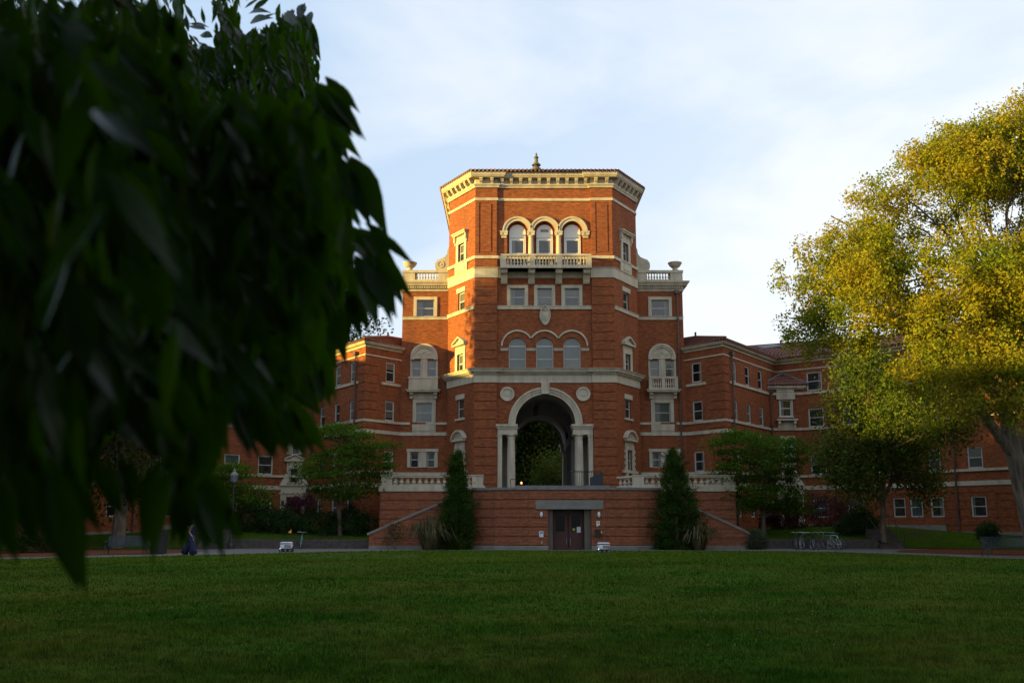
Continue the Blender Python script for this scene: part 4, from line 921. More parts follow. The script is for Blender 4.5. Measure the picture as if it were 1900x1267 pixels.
# ================================================================ entrance terrace
TC = 3.3
ter = empty('entrance_terrace', (TC, 61, 0), 'brick terrace block with double doors, wide balustrades and sloping stair walls before the tower', 'terrace')
tp = [(TC + x, y) for x, y in ((-5.72, 72), (-5.72, 61.9), (-4.3, 61.1), (-2.3, 60.5), (2.3, 60.5), (4.3, 61.1), (5.72, 61.9), (5.72, 72))]
mb = MB(); CT = 3.70; mr_ = MB(); dx0, dx1 = Xu(1017, 985, 60.5) - TC + 2.3, Xu(1097, 985, 60.5) - TC + 2.3
for i in range(len(tp) - 1):
    f = Fr(tp[i], tp[i + 1]); d = Vector(tp[i + 1]) - Vector(tp[i]); f.n = Vector((d.y, -d.x)).normalized()
    ops = [((dx0 + dx1) / 2, dx1 - dx0, 0.0, 2.42, False)] if i == 3 else []
    f.wall(mb, 0, f.len, 0, CT - .15, ops, 0, .8)
    if 0 < i < 6:
        rustic(mr_, f, 0, f.len, .26, CT - .18, .57, .075, .06, ops=ops)
    if i == 3: FT = f
mk('wall', mb, 'brick_terrace', ter, uv=True); mk('brick_course', mr_, 'brick_terrace', ter, uv=True)
mb = MB(); sweep(mb, tp, [(-.5, CT - .15), (.1, CT - .15), (.1, CT), (-.5, CT)]); mk('coping', mb, 'coping', ter)
mb = MB(); pq = tp[1:4]; sweep(mb, [tp[1], tp[2], tp[3], (TC - 2.3 + dx0, 60.5)], [(-.1, 0), (.09, 0), (.09, .21), (.035, .25), (-.1, .25)]); mk('plinth', mb, 'stone_grey', ter); mb = MB(); sweep(mb, [(TC - 2.3 + dx1, 60.5), tp[4], tp[5], tp[6]], [(-.1, 0), (.09, 0), (.09, .21), (.035, .25), (-.1, .25)]); mk('plinth', mb, 'stone_grey', ter)
mb = MB(); mb.box(TC - 5.6, TC + 5.6, 62.3, 71.9, CT - .3, CT - .06); mb.box(Xu(957, 902, 62.5), Xu(1128, 902, 62.5), 61.2, 61.7, CT - .1, CT + .13); mk('terrace_floor', mb, 'coping', ter)
# doorway
l0, l1 = Xu(993.7, 940, 60.3) - TC + 2.3, Xu(1119.5, 940, 60.3) - TC + 2.3
mb = MB(); FT.box(mb, l0, l1, -.2, .14, 2.40, 2.93); mk('lintel', mb, 'stone_grey', ter)
dm = (dx0 + dx1) / 2 - .05; dw = .93
mb = MB(); FT.box(mb, dx0 - .0, dm - dw - .02, -.85, -.22, 0, 2.41); mk('door_jamb', mb, 'jamb', ter); mb = MB(); FT.box(mb, dm + dw + .02, dx1, -.85, -.22, 0, 2.41); mk('door_jamb', mb, 'jamb', ter)
mb = MB(); FT.box(mb, dm - dw - .02, dm + dw + .02, -.8, -.62, 2.12, 2.41); mk('door_head', mb, 'metal_dark', ter)
for s_ in (-1, 1):
    mb = MB(); a0, a1 = sorted((dm + s_ * .015, dm + s_ * dw)); FT.box(mb, a0, a1, -.75, -.68, .04, 2.12)
    FT.box(mb, a0 + .02, a0 + .18, -.69, -.665, .06, 2.1); FT.box(mb, a1 - .18, a1 - .02, -.69, -.665, .06, 2.1); FT.box(mb, a0 + .18, a1 - .18, -.69, -.665, .06, 1.05)
    d_ = mk('door', mb, 'door', ter)
    mb = MB(); FT.box(mb, a0 + .2, a1 - .2, -.69, -.672, 1.08, 2.0); mk('pane', mb, 'glass_dark', d_)
    mb = MB(); c = dm + s_ * .11; mb.tube([FT.pt(c, -.66, .3), FT.pt(c, -.6, .34), FT.pt(c, -.6, .62), FT.pt(c, -.66, .66)], .014, 6); mk('handle', mb, 'chrome', d_)
    if s_ > 0:
        mb = MB(); FT.box(mb, dm + .52, dm + .76, -.67, -.66, 1.02, 1.36); mk('notice', mb, 'paper', d_)
        mb = MB(); FT.disc(mb, dm + .34, 1.2, .09, -.672, -.66, 16); mk('sticker', mb, mat('sticker', (.35, .33, .04), .6), d_)
for u, s_ in ((1004.5, -1), (1111.2, 1)):
    a = Xu(u, 957, 60.4) - TC + 2.3; x, y, _ = FT.pt(a, .1, 0); lm = empty('wall_lamp', (x, y, 2.08), 'oval white wall lamp on brick just %s of the terrace doors' % ('left' if s_ < 0 else 'right'), 'lamp', 'wall lamps by the terrace doors')
    mb = MB(); FT.box(mb, a - .09, a + .09, .03, .07, 1.92, 2.24); mk('back_plate', mb, 'metal_dark', lm)
    mb = MB(); n = 12; vs = []; fs = []
    for i in range(9):
        t = math.pi * i / 8 - math.pi / 2
        for j in range(n): p = 2 * math.pi * j / n; vs.append(FT.pt(a + .09 * math.cos(t) * math.cos(p), .12 + .07 * math.cos(t) * math.sin(p), 2.08 + .17 * math.sin(t)))
    for i in range(8):
        for j in range(n): fs.append((i * n + j, i * n + (j + 1) % n, (i + 1) * n + (j + 1) % n, (i + 1) * n + j))
    mb.add(vs, fs); mk('lamp_shade', mb, 'white_plastic', lm, smooth=True)
def aT(u): return Xu(u, 985, 60.4) - TC + 2.3
def zT(v): return Zv(v, 60.45)
pb = empty('notice_box', (*FT.pt(aT(1004.3), .05, 0)[:2], 1.1), 'small white box with blue notice mounted left of the doors', 'notice box')
mb = MB(); FT.box(mb, aT(1000.3), aT(1008.2), .03, .10, zT(996), zT(985)); mk('case', mb, 'white_plastic', pb); mb = MB(); FT.box(mb, aT(1002), aT(1007.2), .101, .106, zT(989.3), zT(986)); mk('blue_sheet', mb, mat('blue_sheet', (.06, .25, .42), .6), pb)
mb = MB(); FT.box(mb, aT(1001.4), aT(1003.4), .101, .105, zT(991.8), zT(990.9)); mk('dark_line', mb, 'black_plastic', pb)
mb = MB(); FT.box(mb, aT(1003.9), aT(1006), .03, .09, zT(1008), zT(1004.2)); tag(mk('outlet_cover', mb, 'stone'), 'tiny pale outlet cover low on brick below the blue notice', 'outlet')
cr_ = empty('card_reader', (*FT.pt(aT(1110), .05, 0)[:2], 1.6), 'white keypad box under the right wall lamp', 'keypad')
mb = MB(); FT.box(mb, aT(1107), aT(1113), .03, .1, zT(974.5), zT(966)); FT.box(mb, aT(1107), aT(1109.4), .03, .1, zT(976.5), zT(974.5)); mk('case', mb, 'white_plastic', cr_); mb = MB(); FT.box(mb, aT(1108.6), aT(1111.6), .101, .105, zT(970.5), zT(968)); mk('keypad', mb, 'stone_grey', cr_)
bb = empty('black_box', (*FT.pt(aT(1111), .05, 0)[:2], 1.1), 'square black box fixed to brick below the keypad', 'box'); mb = MB(); FT.box(mb, aT(1104.5), aT(1117), .03, .2, zT(994.8), zT(982.8)); mk('case', mb, 'black_plastic', bb); mb = MB(); FT.box(mb, aT(1104.2), aT(1117.4), .03, .215, zT(982.8), zT(982)); mk('lid', mb, 'black_plastic', bb)
# side terraces with balustrades
TY2 = 66.0
for s_, xa, xb in ((-1, -8.6, -1.9), (1, 7.95, 14.6)):
    f = Fr((xa, TY2), (xb, TY2)); f.n = Vector((0, -1)); Lf = f.len
    mb = MB(); f.wall(mb, 0, Lf, 0, 3.62, [], 0)
    xo = xa if s_ < 0 else xb
    go = Fr((xo, TY2), (xo, 76), (s_, 0)); go.wall(mb, 0, go.len, 0, 3.62, [], 0); mk('wall', mb, 'brick_terrace', ter, uv=True)
    mb = MB(); rustic(mb, f, 0, Lf, .05, 3.62, .57, .075, .06); rustic(mb, go, 0, go.len, .05, 3.62, .57, .075, .06); mk('brick_course', mb, 'brick_terrace', ter, uv=True)
    mb = MB(); f.box(mb, -.12, Lf + .12, -.55, .14, 3.62, 3.96); f.box(mb, -.04, Lf + .04, -.42, .06, 3.96, 4.02); f.box(mb, 0, Lf, -.4, .04, 4.52, 4.63); f.box(mb, -.04, Lf + .04, -.44, .08, 4.63, 4.70)
    pw_ = .72
    f.box(mb, 0.0, pw_, -.42, .06, 4.02, 4.52); f.box(mb, Lf - pw_, Lf, -.42, .06, 4.02, 4.52)
    baluster_row(mb, f, pw_, Lf - pw_, 4.02, 4.52, -.17, 13, .15)
    g_ = Fr((xa + .2, TY2), (xa - .9, TY2 + 1.6)) if s_ > 0 else None
    if g_: 
        d = Vector((-1.1, 1.6)); g_.n = Vector((-d.y, d.x)).normalized(); g_.n = g_.n if g_.n.y < 0 else -g_.n
        g_.box(mb, 0.05, g_.len, -.4, .02, 4.525, 4.64); g_.box(mb, 0.05, g_.len, -.4, .02, 3.7, 4.0); baluster_row(mb, g_, .2, g_.len, 4.0, 4.525, -.17, 4, .13)
    go.box(mb, .1, go.len, -.42, .04, 4.525, 4.635); go.box(mb, .1, go.len, -.5, .1, 3.62, 3.955); baluster_row(mb, go, .6, go.len, 3.96, 4.52, -.17, 14, .15)
    mk('balustrade', mb, 'stone', ter)
    mb = MB(); x0, x1 = sorted((xo - s_ * .3, TC + s_ * 5.7)); mb.box(x0, x1, TY2 + .3, 76, 3.4, 3.66); mk('terrace_floor', mb, 'coping', ter)
# sloping stair walls and the steps behind them
for s_, xo, zo, xi, zi in ((-1, -8.75, .88, -2.5, 3.52), (1, 14.75, .80, 9.0, 3.45)):
    Y0, Y1 = 62.05, 62.4
    mb = MB(); mb.prism([(xo, Y0, 0), (xi, Y0, 0), (xi, Y0, zi), (xo, Y0, zo)], (0, Y1 - Y0, 0)); sw_ = mk('stair_wall', mb, 'brick_terrace', ter, uv=True)
    mb = MB(); d = Vector((xi - xo, 0, zi - zo)).normalized(); nn = Vector((-d.z, 0, d.x)); nn = nn if nn.z > 0 else -nn
    a = Vector((xo, Y0 - .06, zo)) - d * .1; b = Vector((xi, Y0 - .06, zi)); mb.prism([a, b, b + nn * .14, a + nn * .14], (0, Y1 - Y0 + .12, 0)); mk('coping', mb, 'stone_grey', sw_)
    mb = MB(); x0, x1 = sorted((xo, xi)); mb.box(x0, x1, Y0 - .05, Y0 + .05, 0, .22); mk('plinth', mb, 'stone_grey', sw_)
    mb = MB()
    for k in range(1, 5):
        z = .05 + k * .58; q = (z - zo) / (zi - zo); xs_ = xo + (xi - xo) * max(0, q) + (-s_) * .25
        x0, x1 = sorted((xs_, xi)); mb.box(x0, x1, Y0 - .004, Y0 + .02, z, z + .05)
    mk('joint', mb, mat('joint_shadow', (.09, .035, .022), .9), sw_)
    mb = MB(); n = 21
    for k in range(n):
        x0, x1 = sorted((xo + (xi - xo) * k / n, xo + (xi - xo) * (k + 1) / n)); mb.box(x0, x1, Y1, TY2 - .06, 0, .17 * (k + 1) * 3.66 / (.17 * n))
    mk('steps', mb, 'stone_grey', ter)
# railing and slanted panel on the terrace
rl = empty('terrace_railing', (4.7, 63, FLOOR), 'thin dark metal railing on the terrace right of the arch', 'railing')
x0, x1 = Xu(1056, 880, 63), Xu(1117, 880, 63); mb = MB(); zt = Zv(874.5, 63); mb.tube([(x0, 63, zt), (x1, 63, zt)], .03, 6); mb.tube([(x0, 63, CT + .05), (x1, 63, CT + .05)], .018, 5); mk('rail', mb, 'metal_dark', rl)
mb = MB(); 
for x in np.linspace(x0, x1, 20): mb.tube([(x, 63, CT - .2), (x, 63, zt)], .012, 4)
mk('bars', mb, 'metal_dark', rl)
mb = MB(); xa, xb = Xu(1094.5, 890, 63), Xu(1118.5, 890, 63); mb.prism([(xa, 62.86, CT - .2), (xb, 62.86, CT - .2), (xb, 62.86, zt - .02), (xa, 62.86, Zv(886, 63))], (0, .08, 0)); tag(mk('stair_panel', mb, mat('navy_panel', (.014, .02, .034), .4)), 'dark blue slanted panel at the railing end on the terrace', 'panel')
mb = MB(); x0 = Xu(947, 890, 63.5); mb.tube([(x0, 63.5, Zv(889, 63.5)), (x0 + .35, 63.5, Zv(889, 63.5))], .025, 6); mb.tube([(x0, 63.5, Zv(889, 63.5)), (x0 + .05, 63.5, CT - .1)], .025, 6); tag(mk('short_handrail', mb, 'metal_dark'), 'short dark handrail before the left columns of the arch', 'handrail')
# small glowing lamp seen through the arch
la = empty('bollard_lamp', (Xu(967.5, 895, 96), 96, 3.5), 'little lit path lamp glowing orange beyond the arch', 'lamp'); mb = MB(); x = Xu(967.5, 895, 96); zl = Zv(896, 96); mb.tube([(x, 96, 3.2), (x, 96, zl - .12)], .05, 6); mk('post', mb, 'metal_dark', la)
gm = mat('lamp_glow', (1, .5, .15), .5); gm.node_tree.nodes['Principled BSDF'].inputs['Emission Color'].default_value = (1, .42, .1, 1); gm.node_tree.nodes['Principled BSDF'].inputs['Emission Strength'].default_value = 1.1
mb = MB(); mb.lathe(x, 96, [(.04, zl - .10), (.09, zl - .05), (.10, zl + .06), (.04, zl + .13)], 8); mk('lamp_shade', mb, gm, la)

# ================================================================ delivery robots
def robot(loc, label, first=None, flag_dx=0.2):
    x, y = loc; r = empty('delivery_robot', (x, y, 0.012), label, 'delivery robot', 'delivery robots on the path')
    def bevel_body(z0, z1, l0, l1, w_, m, name, par, fx=0.0, n=14):
        mb = MB(); vs = []; fs = []; lv = [(0, .9), (.12, .98), (.5, 1.0), (.85, .98), (1, .9)]
        for t, k in lv:
            z = z0 + (z1 - z0) * t; a_ = l0 + (l1 - l0) * t
            for i in range(n * 2):
                p = math.pi * i / n; c_, s2 = math.cos(p), math.sin(p); e = .45
                vs.append((x + fx + a_ / 2 * k * math.copysign(abs(c_) ** e, c_), y + w_ / 2 * k * math.copysign(abs(s2) ** e, s2), z))
        m2 = n * 2
        for j in range(len(lv) - 1):
            for i in range(m2): fs.append((j * m2 + i, j * m2 + (i + 1) % m2, (j + 1) * m2 + (i + 1) % m2, (j + 1) * m2 + i))
        fs += [tuple(range(m2))[::-1], tuple((len(lv) - 1) * m2 + i for i in range(m2))]
        mb.add(vs, fs); return mk(name, mb, m, par, smooth=False)
    body = bevel_body(.20, .44, .60, .70, .52, 'white_plastic', 'body', r)
    bevel_body(.44, .485, .66, .66, .50, 'black_plastic', 'visor', r, fx=-.02); bevel_body(.485, .56, .72, .56, .55, 'white_plastic', 'lid', r)
    mb = MB(); mb.box(x - .05, x + .29, y - .267, y - .255, .27, .40); p = mk('side_panel', mb, mat('robot_panel', (.04, .045, .06), .4), body)
    mb = MB(); 
    for k in range(7): mb.box(x - .01 + k * .04, x + .015 + k * .04, y - .271, y - .2675, .315, .355)
    mk('lettering', mb, 'white_plastic', p)
    mb = MB(); mb.box(x - .27, x + .27, y - .2, y + .2, .12, .215); mk('chassis', mb, 'black_plastic', r)
    for wx in (-.24, 0.02, .26):
        for wy in (-.25, .25):
            mb = MB(); n = 14; vs = [(x + wx + .105 * math.cos(2 * math.pi * i / n), y + wy + d, .105 + .105 * math.sin(2 * math.pi * i / n)) for d in (-.045, .045) for i in range(n)]
            mb.add(vs, [tuple(range(n)), tuple(range(n, 2 * n))[::-1]] + [(i, (i + 1) % n, n + (i + 1) % n, n + i) for i in range(n)]); wh = mk('wheel', mb, 'rubber', r)
            mb = MB(); vs = [(x + wx + .055 * math.cos(2 * math.pi * i / n), y + wy + d, .105 + .055 * math.sin(2 * math.pi * i / n)) for d in (-.052, .052) for i in range(n)]
            mb.add(vs, [tuple(range(n)), tuple(range(n, 2 * n))[::-1]] + [(i, (i + 1) % n, n + (i + 1) % n, n + i) for i in range(n)]); mk('rim', mb, 'stone_grey', wh)
    mb = MB(); gl = mat('headlight_glow', (.9, .95, 1), .3); gl.node_tree.nodes['Principled BSDF'].inputs['Emission Color'].default_value = (.85, .92, 1, 1); gl.node_tree.nodes['Principled BSDF'].inputs['Emission Strength'].default_value = 1.2
    mb.tube([(x - .275, y - .235, .19), (x - .305, y - .245, .19)], .035, 8); mk('headlight', mb, gl, r)
    fxx = x + flag_dx; mb = MB(); mb.tube([(fxx, y + .15, .5), (fxx, y + .15, 1.28)], .007, 5); po = mk('flag_pole', mb, 'black_plastic', r)
    fm_ = mat('flag_orange', (.9, .36, .06), .6)
    mb = MB(); w_ = .2 if flag_dx > 0 else -.1
    mb.prism([(fxx, y + .15, 1.02), (fxx, y + .15, 1.25), (fxx - w_, y + .17, 1.08)], (0, .01, 0)); mk('flag', mb, fm_, po)
    return r
def tag_loc(u, v): g = ground(u, v); return g
robot(ground(531, 1024.0), 'white six-wheeled delivery robot rolling left of the brick stair', flag_dx=.22)
robot(ground(1120, 1025.6), 'white six-wheeled delivery robot before the terrace doors', flag_dx=-.12)

# ================================================================ bicycles
def bicycle(loc, rot, label, frame_m, lean=.06, group='bicycles parked at the rack on the right'):
    r = empty('bicycle', (0, 0, 0), label, 'bicycle', group)
    def tor(cx_, R_, rr, n=24, k=6):
        vs = []; fs = []
        for i in range(n):
            a = 2 * math.pi * i / n
            for j in range(k): b = 2 * math.pi * j / k; q = R_ + rr * math.cos(b); vs.append((cx_ + q * math.cos(a), rr * math.sin(b), .34 + q * math.sin(a)))
        for i in range(n):
            for j in range(k): fs.append((i * k + j, i * k + (j + 1) % k, ((i + 1) % n) * k + (j + 1) % k, ((i + 1) % n) * k + j))
        return vs, fs
    for wx in (-.52, .52):
        o = mk('wheel', MB().add(*tor(wx, .325, .021)), 'rubber', r); mk('rim', MB().add(*tor(wx, .298, .012)), 'chrome', o)
        mb = MB()
        for i in range(12): a = 2 * math.pi * i / 12; mb.tube([(wx, 0, .34), (wx + .295 * math.cos(a), 0, .34 + .295 * math.sin(a))], .0035, 3)
        mb.tube([(wx, -.05, .34), (wx, .05, .34)], .02, 6); mk('spokes', mb, 'chrome', o)
    BBx, BBz = -.08, .3; ST = (-.2, 0, .82); HT = (.34, 0, .86); HB = (.39, 0, .7)
    mb = MB(); mb.tube([(BBx, 0, BBz), ST], .017, 6); mb.tube([ST, HT], .016, 6); mb.tube([(BBx, 0, BBz), HB], .019, 6); mb.tube([HT, HB], .02, 6)
    for g in (-.05, .05): mb.tube([(-.52, g, .34), (BBx, g * .6, BBz)], .01, 5); mb.tube([(-.52, g, .34), (ST[0], g * .3, .78)], .009, 5)
    mk('frame', mb, frame_m, r)
    mb = MB()
    for g in (-.055, .055): mb.tube([(.52, g, .34), (.42, g, .64), HB], .012, 5)
    mk('fork', mb, frame_m, r)
    mb = MB(); mb.tube([HT, (.32, 0, .98)], .014, 5); mb.tube([(.22, -.3, 1.0), (.33, -.18, 1.03), (.34, 0, .99), (.33, .18, 1.03), (.22, .3, 1.0)], .012, 5); mk('handlebar', mb, 'chrome', r)
    mb = MB(); mb.tube([ST, (-.23, 0, .92)], .013, 5); mb.tube([(-.36, 0, .945), (-.28, 0, .95), (-.12, 0, .93), (-.08, 0, .93)], [.03, .07, .035, .02], 8); mk('saddle', mb, 'black_plastic', r)
    mb = MB(); mb.tube([(BBx, -.06, BBz), (BBx, -.075, BBz)], .09, 12); mb.tube([(BBx, -.09, BBz), (BBx + .1, -.1, BBz - .14)], .01, 4); mb.tube([(BBx, .09, BBz), (BBx - .1, .1, BBz + .14)], .01, 4); mk('crank', mb, 'metal_dark', r)
    r.location = (*loc, .015); r.rotation_euler = (lean, 0, rot); return r
bm_white = mat('bike_white', (.6, .6, .58), .35); bm_teal = mat('bike_teal', (.02, .22, .2), .35); bm_black = mat('bike_black', (.015, .015, .018), .35); bm_blue = mat('bike_violet', (.05, .05, .16), .35); bm_red = mat('bike_red', (.16, .03, .04), .35); bm_silver = mat('bike_silver', (.25, .25, .27), .3, Metallic=.6)
for u, rot, fm_, lb in ((1478, 1.25, bm_blue, 'violet framed bicycle at the far left of the right-hand rack'), (1487, 1.1, bm_silver, 'silver framed bicycle second in the row at the rack'), (1499, 1.85, bm_black, 'black bicycle in the shaded middle of the rack row'), (1511, 1.2, bm_black, 'black bicycle standing left of the red one at the rack'), (1530, 2.15, bm_red, 'dark red bicycle with pale wheels turned towards the lawn'), (1540, 2.3, bm_teal, 'teal framed bicycle leaning beside the white one'), (1549, 2.0, bm_white, 'bright white bicycle at the right end of the rack row')):
    bicycle(ground(u, 1019.5), rot, lb, fm_, lean=random.uniform(-.1, .1))
bicycle(ground(558, 1018.3), R(98), 'teal bicycle parked end-on right of the left delivery robot', mat('bike_aqua', (.06, .36, .36), .4), .05, 'bicycles parked on the left')
def rack(u0, u1, v, label):
    x0, y0 = ground(u0, v); x1, y1 = ground(u1, v); n = int((x1 - x0) / .45); r = empty('bike_rack', ((x0 + x1) / 2, y0, 0), label, 'bike rack')
    for i in range(n + 1):
        o = MB(); x = x0 + (x1 - x0) * i / n; o.tube([(x, y0 - .3, 0), (x, y0 - .3, .55), (x, y0, .66), (x, y0 + .3, .55), (x, y0 + .3, 0)], .02, 6); mk('hoop', o, 'metal_dark', r)
rack(1474, 1570, 1018.6, 'dark metal rack holding the row of bicycles'); rack(572, 600, 1017.2, 'low dark metal rack right of the lone teal bicycle')

# ================================================================ benches, bin, lamp post
def bench(x0, x1, y, label):
    r = empty('park_bench', ((x0 + x1) / 2, y, .03), label, 'bench', 'dark metal slatted benches'); Lb = x1 - x0
    mb = MB(); n = int(Lb / .075)
    for i in range(n): x = x0 + .06 + (Lb - .12) * i / (n - 1); mb.add([(x - .021, y + .20, .47), (x + .021, y + .20, .47), (x + .021, y + .30, .90), (x - .021, y + .30, .90), (x - .021, y + .212, .47), (x + .021, y + .212, .47), (x + .021, y + .312, .90), (x - .021, y + .312, .90)], [(0, 1, 2, 3), (4, 5, 6, 7), (0, 1, 5, 4), (1, 2, 6, 5), (2, 3, 7, 6), (3, 0, 4, 7)])
    mb.tube([(x0, y + .305, .92), (x1, y + .305, .92)], .025, 6); mb.tube([(x0, y + .2, .46), (x1, y + .2, .46)], .022, 6); mk('backrest', mb, 'bench_metal', r)
    mb = MB()
    for i in range(9): yy = y - .25 + i * .052; mb.box(x0 + .05, x1 - .05, yy, yy + .036, .43, .45)
    mk('seat', mb, 'bench_metal', r)
    for x in (x0, x1):
        mb = MB(); mb.tube([(x, y - .28, 0), (x, y - .24, .43), (x, y - .26, .64), (x, y - .1, .68), (x, y + .25, .66)], .025, 6); mb.tube([(x, y + .3, 0), (x, y + .18, .44), (x, y + .31, .93)], .025, 6); mb.tube([(x, y - .26, .42), (x, y + .2, .42)], .022, 6); mk('arm_frame', mb, 'bench_metal', r)
    return r
gx, gy = ground(1826, 1033); bench(gx, gx + 2.45, gy - .1, 'dark slatted bench on red mulch at the right edge')
gx, gy = ground(197, 1029); bench(gx, gx + 2.15, gy, 'dark slatted bench on mulch behind the hanging leaves')
gx, gy = ground(294, 1028); bn = empty('litter_bin', (gx, gy, .03), 'tall dark litter bin right of the left bench', 'litter bin'); mb = MB(); mb.box(gx - .33, gx + .33, gy - .3, gy + .3, .03, 1.0); mk('body', mb, 'metal_dark', bn)
mb = MB(); mb.box(gx - .37, gx + .37, gy - .34, gy + .34, 1.0, 1.06); mb.box(gx - .28, gx + .28, gy - .26, gy + .26, 1.06, 1.2); mk('lid', mb, 'metal_dark', bn)
mb = MB(); mb.box(gx - .22, gx + .22, gy - .312, gy - .301, .72, .9); mk('slot', mb, 'black_plastic', bn)
lx, ly = ground(428, 1018.5); lp = empty('street_lamp', (lx, ly, 0), 'slim dark lamp post with pale finial left of the door', 'street lamp')
mb = MB(); mb.lathe(lx, ly, [(.2, 0), (.2, .25), (.13, .35), (.1, .8), (.07, .9), (.055, 3.9), (.08, 3.95), (.08, 4.02)], 10); mk('post', mb, 'metal_dark', lp)
mb = MB(); mb.lathe(lx, ly, [(.1, 4.02), (.2, 4.1), (.24, 4.45), (.2, 4.5)], 8); mk('lamp_glass', mb, 'lead', lp); mb = MB(); mb.lathe(lx, ly, [(.27, 4.5), (.2, 4.62), (.08, 4.72), (.07, 4.8), (.02, 4.95)], 8); mk('lamp_cap', mb, 'stone_grey', lp)

# ================================================================ person walking
def person(u, v):
    x, y = ground(u, v); z = .045
    r = empty('person', (x, y, z), 'person in navy top and wide navy trousers walking behind the leaves', 'person')
    skin = mat('skin', (.32, .19, .14), .6); navy = noisy('navy_cloth', (.006, .009, .04), (.009, .014, .06), 6, .85)
    def skinned(name, pts, edges, rad, m, par, lv=2):
        me = bpy.data.meshes.new(name); org = Vector(ORG[par.name]); me.from_pydata([tuple(Vector(p) + Vector((x, y, z)) - org) for p in pts], edges, []); me.materials.append(m)
        o = bpy.data.objects.new(name, me); C.objects.link(o); o.parent = par; ORG[o.name] = tuple(org)
        sm = o.modifiers.new('skin', 'SKIN'); sm.use_smooth_shade = True; ss = o.modifiers.new('sub', 'SUBSURF'); ss.levels = lv; ss.render_levels = lv
        if not me.skin_vertices: me.skin_vertices.new(name='')
        for i, q in enumerate(rad): me.skin_vertices[0].data[i].radius = q if isinstance(q, tuple) else (q, q); 
        me.skin_vertices[0].data[0].use_root = True
        return o
    # walking to the right: pelvis first
    pts = [(0, 0, .92), (.01, 0, 1.1), (.03, 0, 1.28), (.04, 0, 1.40), (.05, 0, 1.47), (.07, 0, 1.56), (.075, 0, 1.64),
           (.02, -.18, 1.37), (-.05, -.21, 1.12), (.12, -.22, .90), (.15, -.22, .85),
           (.04, .18, 1.37), (-.02, .21, 1.1), (-.1, .22, .88), (-.12, .22, .83),
           (.0, -.09, .88), (.14, -.09, .48), (.16, -.09, .09), (.28, -.09, .03), (.0, .09, .88), (-.14, .09, .50), (-.38, .09, .14), (-.29, .09, .04)]
    ed = [(0, 1), (1, 2), (2, 3), (3, 4), (4, 5), (5, 6), (3, 7), (7, 8), (8, 9), (9, 10), (3, 11), (11, 12), (12, 13), (13, 14), (0, 15), (15, 16), (16, 17), (17, 18), (0, 19), (19, 20), (20, 21), (21, 22)]
    rad = [(.13, .16), (.11, .13), (.11, .15), (.09, .13), .05, (.085, .075), (.09, .08), .055, .042, .032, .028, .055, .042, .032, .028, .09, .06, .04, .03, .09, .06, .04, .03]
    b = skinned('body', pts, ed, rad, skin, r)
    for sx, sy, bz in ((.15, -.22, .85), (-.12, .22, .83)):
        pts = [(sx, sy, bz), (sx + .02, sy, bz - .06)]; ed = [(0, 1)]; rad = [(.025, .03), (.022, .036)]
        for k in range(4):
            i = len(pts); oy = (-.027 + .018 * k); l = (.06, .072, .068, .055)[k]; pts += [(sx + .03, sy + oy, bz - .085), (sx + .045, sy + oy, bz - .085 - l * .6), (sx + .035, sy + oy, bz - .085 - l)]; ed += [(1, i), (i, i + 1), (i + 1, i + 2)]; rad += [.0095, .009, .008]
        i = len(pts); pts += [(sx + .035, sy - .02, bz - .04), (sx + .055, sy - .025, bz - .085)]; ed += [(0, i), (i, i + 1)]; rad += [.011, .009]
        skinned('hand', pts, ed, rad, skin, r, 1)
    def trou(name, pts, rr):
        mb = MB(); mb.tube([Vector(p) + Vector((x, y, z)) for p in pts], rr, 14); return mk(name, mb, navy, r, smooth=True)
    trou('trousers', [(0, 0, 1.02), (0, 0, .92), (.0, 0, .8), (.0, 0, .68)], [.15, .18, .2, .2]); trou('trouser_leg', [(.02, -.07, .86), (.1, -.08, .55), (.14, -.09, .3), (.17, -.09, .07)], [.14, .15, .165, .19]); trou('trouser_leg', [(-.02, .07, .86), (-.12, .08, .55), (-.24, .09, .32), (-.33, .09, .1)], [.14, .15, .165, .18])
    trou('top', [(0, 0, .96), (.01, 0, 1.1), (.03, 0, 1.26), (.035, 0, 1.38), (.04, 0, 1.43)], [.165, .145, .165, .15, .07])
    cream = mat('cream_shoe', (.45, .42, .34), .6)
    mb = MB(); mb.tube([Vector(p) + Vector((x, y, z)) for p in ((.13, -.09, .05), (.22, -.09, .045), (.33, -.09, .03))], [.05, .05, .03], 10); mk('shoe', mb, cream, r, smooth=True)
    mb = MB(); mb.tube([Vector(p) + Vector((x, y, z)) for p in ((-.5, .09, .1), (-.42, .09, .06), (-.30, .09, .035))], [.04, .05, .035], 10); mk('shoe', mb, cream, r, smooth=True)
    hair = noisy('hair', (.05, .03, .018), (.03, .018, .012), 20, .6)
    mb = MB(); n = 14; vs = []; fs = []
    for i in range(9):
        t = math.pi * i / 8 - math.pi / 2
        for j in range(n):
            p = 2 * math.pi * j / n; k = 1 + .25 * max(0, -math.sin(t)); vs.append((x + .05 - .02 * k + .105 * math.cos(t) * math.cos(p) - .03 * max(0, -math.sin(t)), y + .1 * math.cos(t) * math.sin(p), z + 1.62 + .13 * math.sin(t) * k))
    for i in range(8):
        for j in range(n): fs.append((i * n + j, i * n + (j + 1) % n, (i + 1) * n + (j + 1) % n, (i + 1) * n + j))
    mb.add(vs, fs); mk('hair', mb, hair, r, smooth=True)
    mb = MB(); F0 = Vector((x + .165, y, z + 1.60)); mb.tube([F0 + Vector((-.02, 0, .03)), F0 + Vector((.012, 0, -.01))], [.01, .014], 6); mb.tube([F0 + Vector((-.015, -.025, -.045)), F0 + Vector((-.005, 0, -.047)), F0 + Vector((-.015, .025, -.045))], .007, 5)
    mk('face', mb, skin, b if b.name in ORG else r)
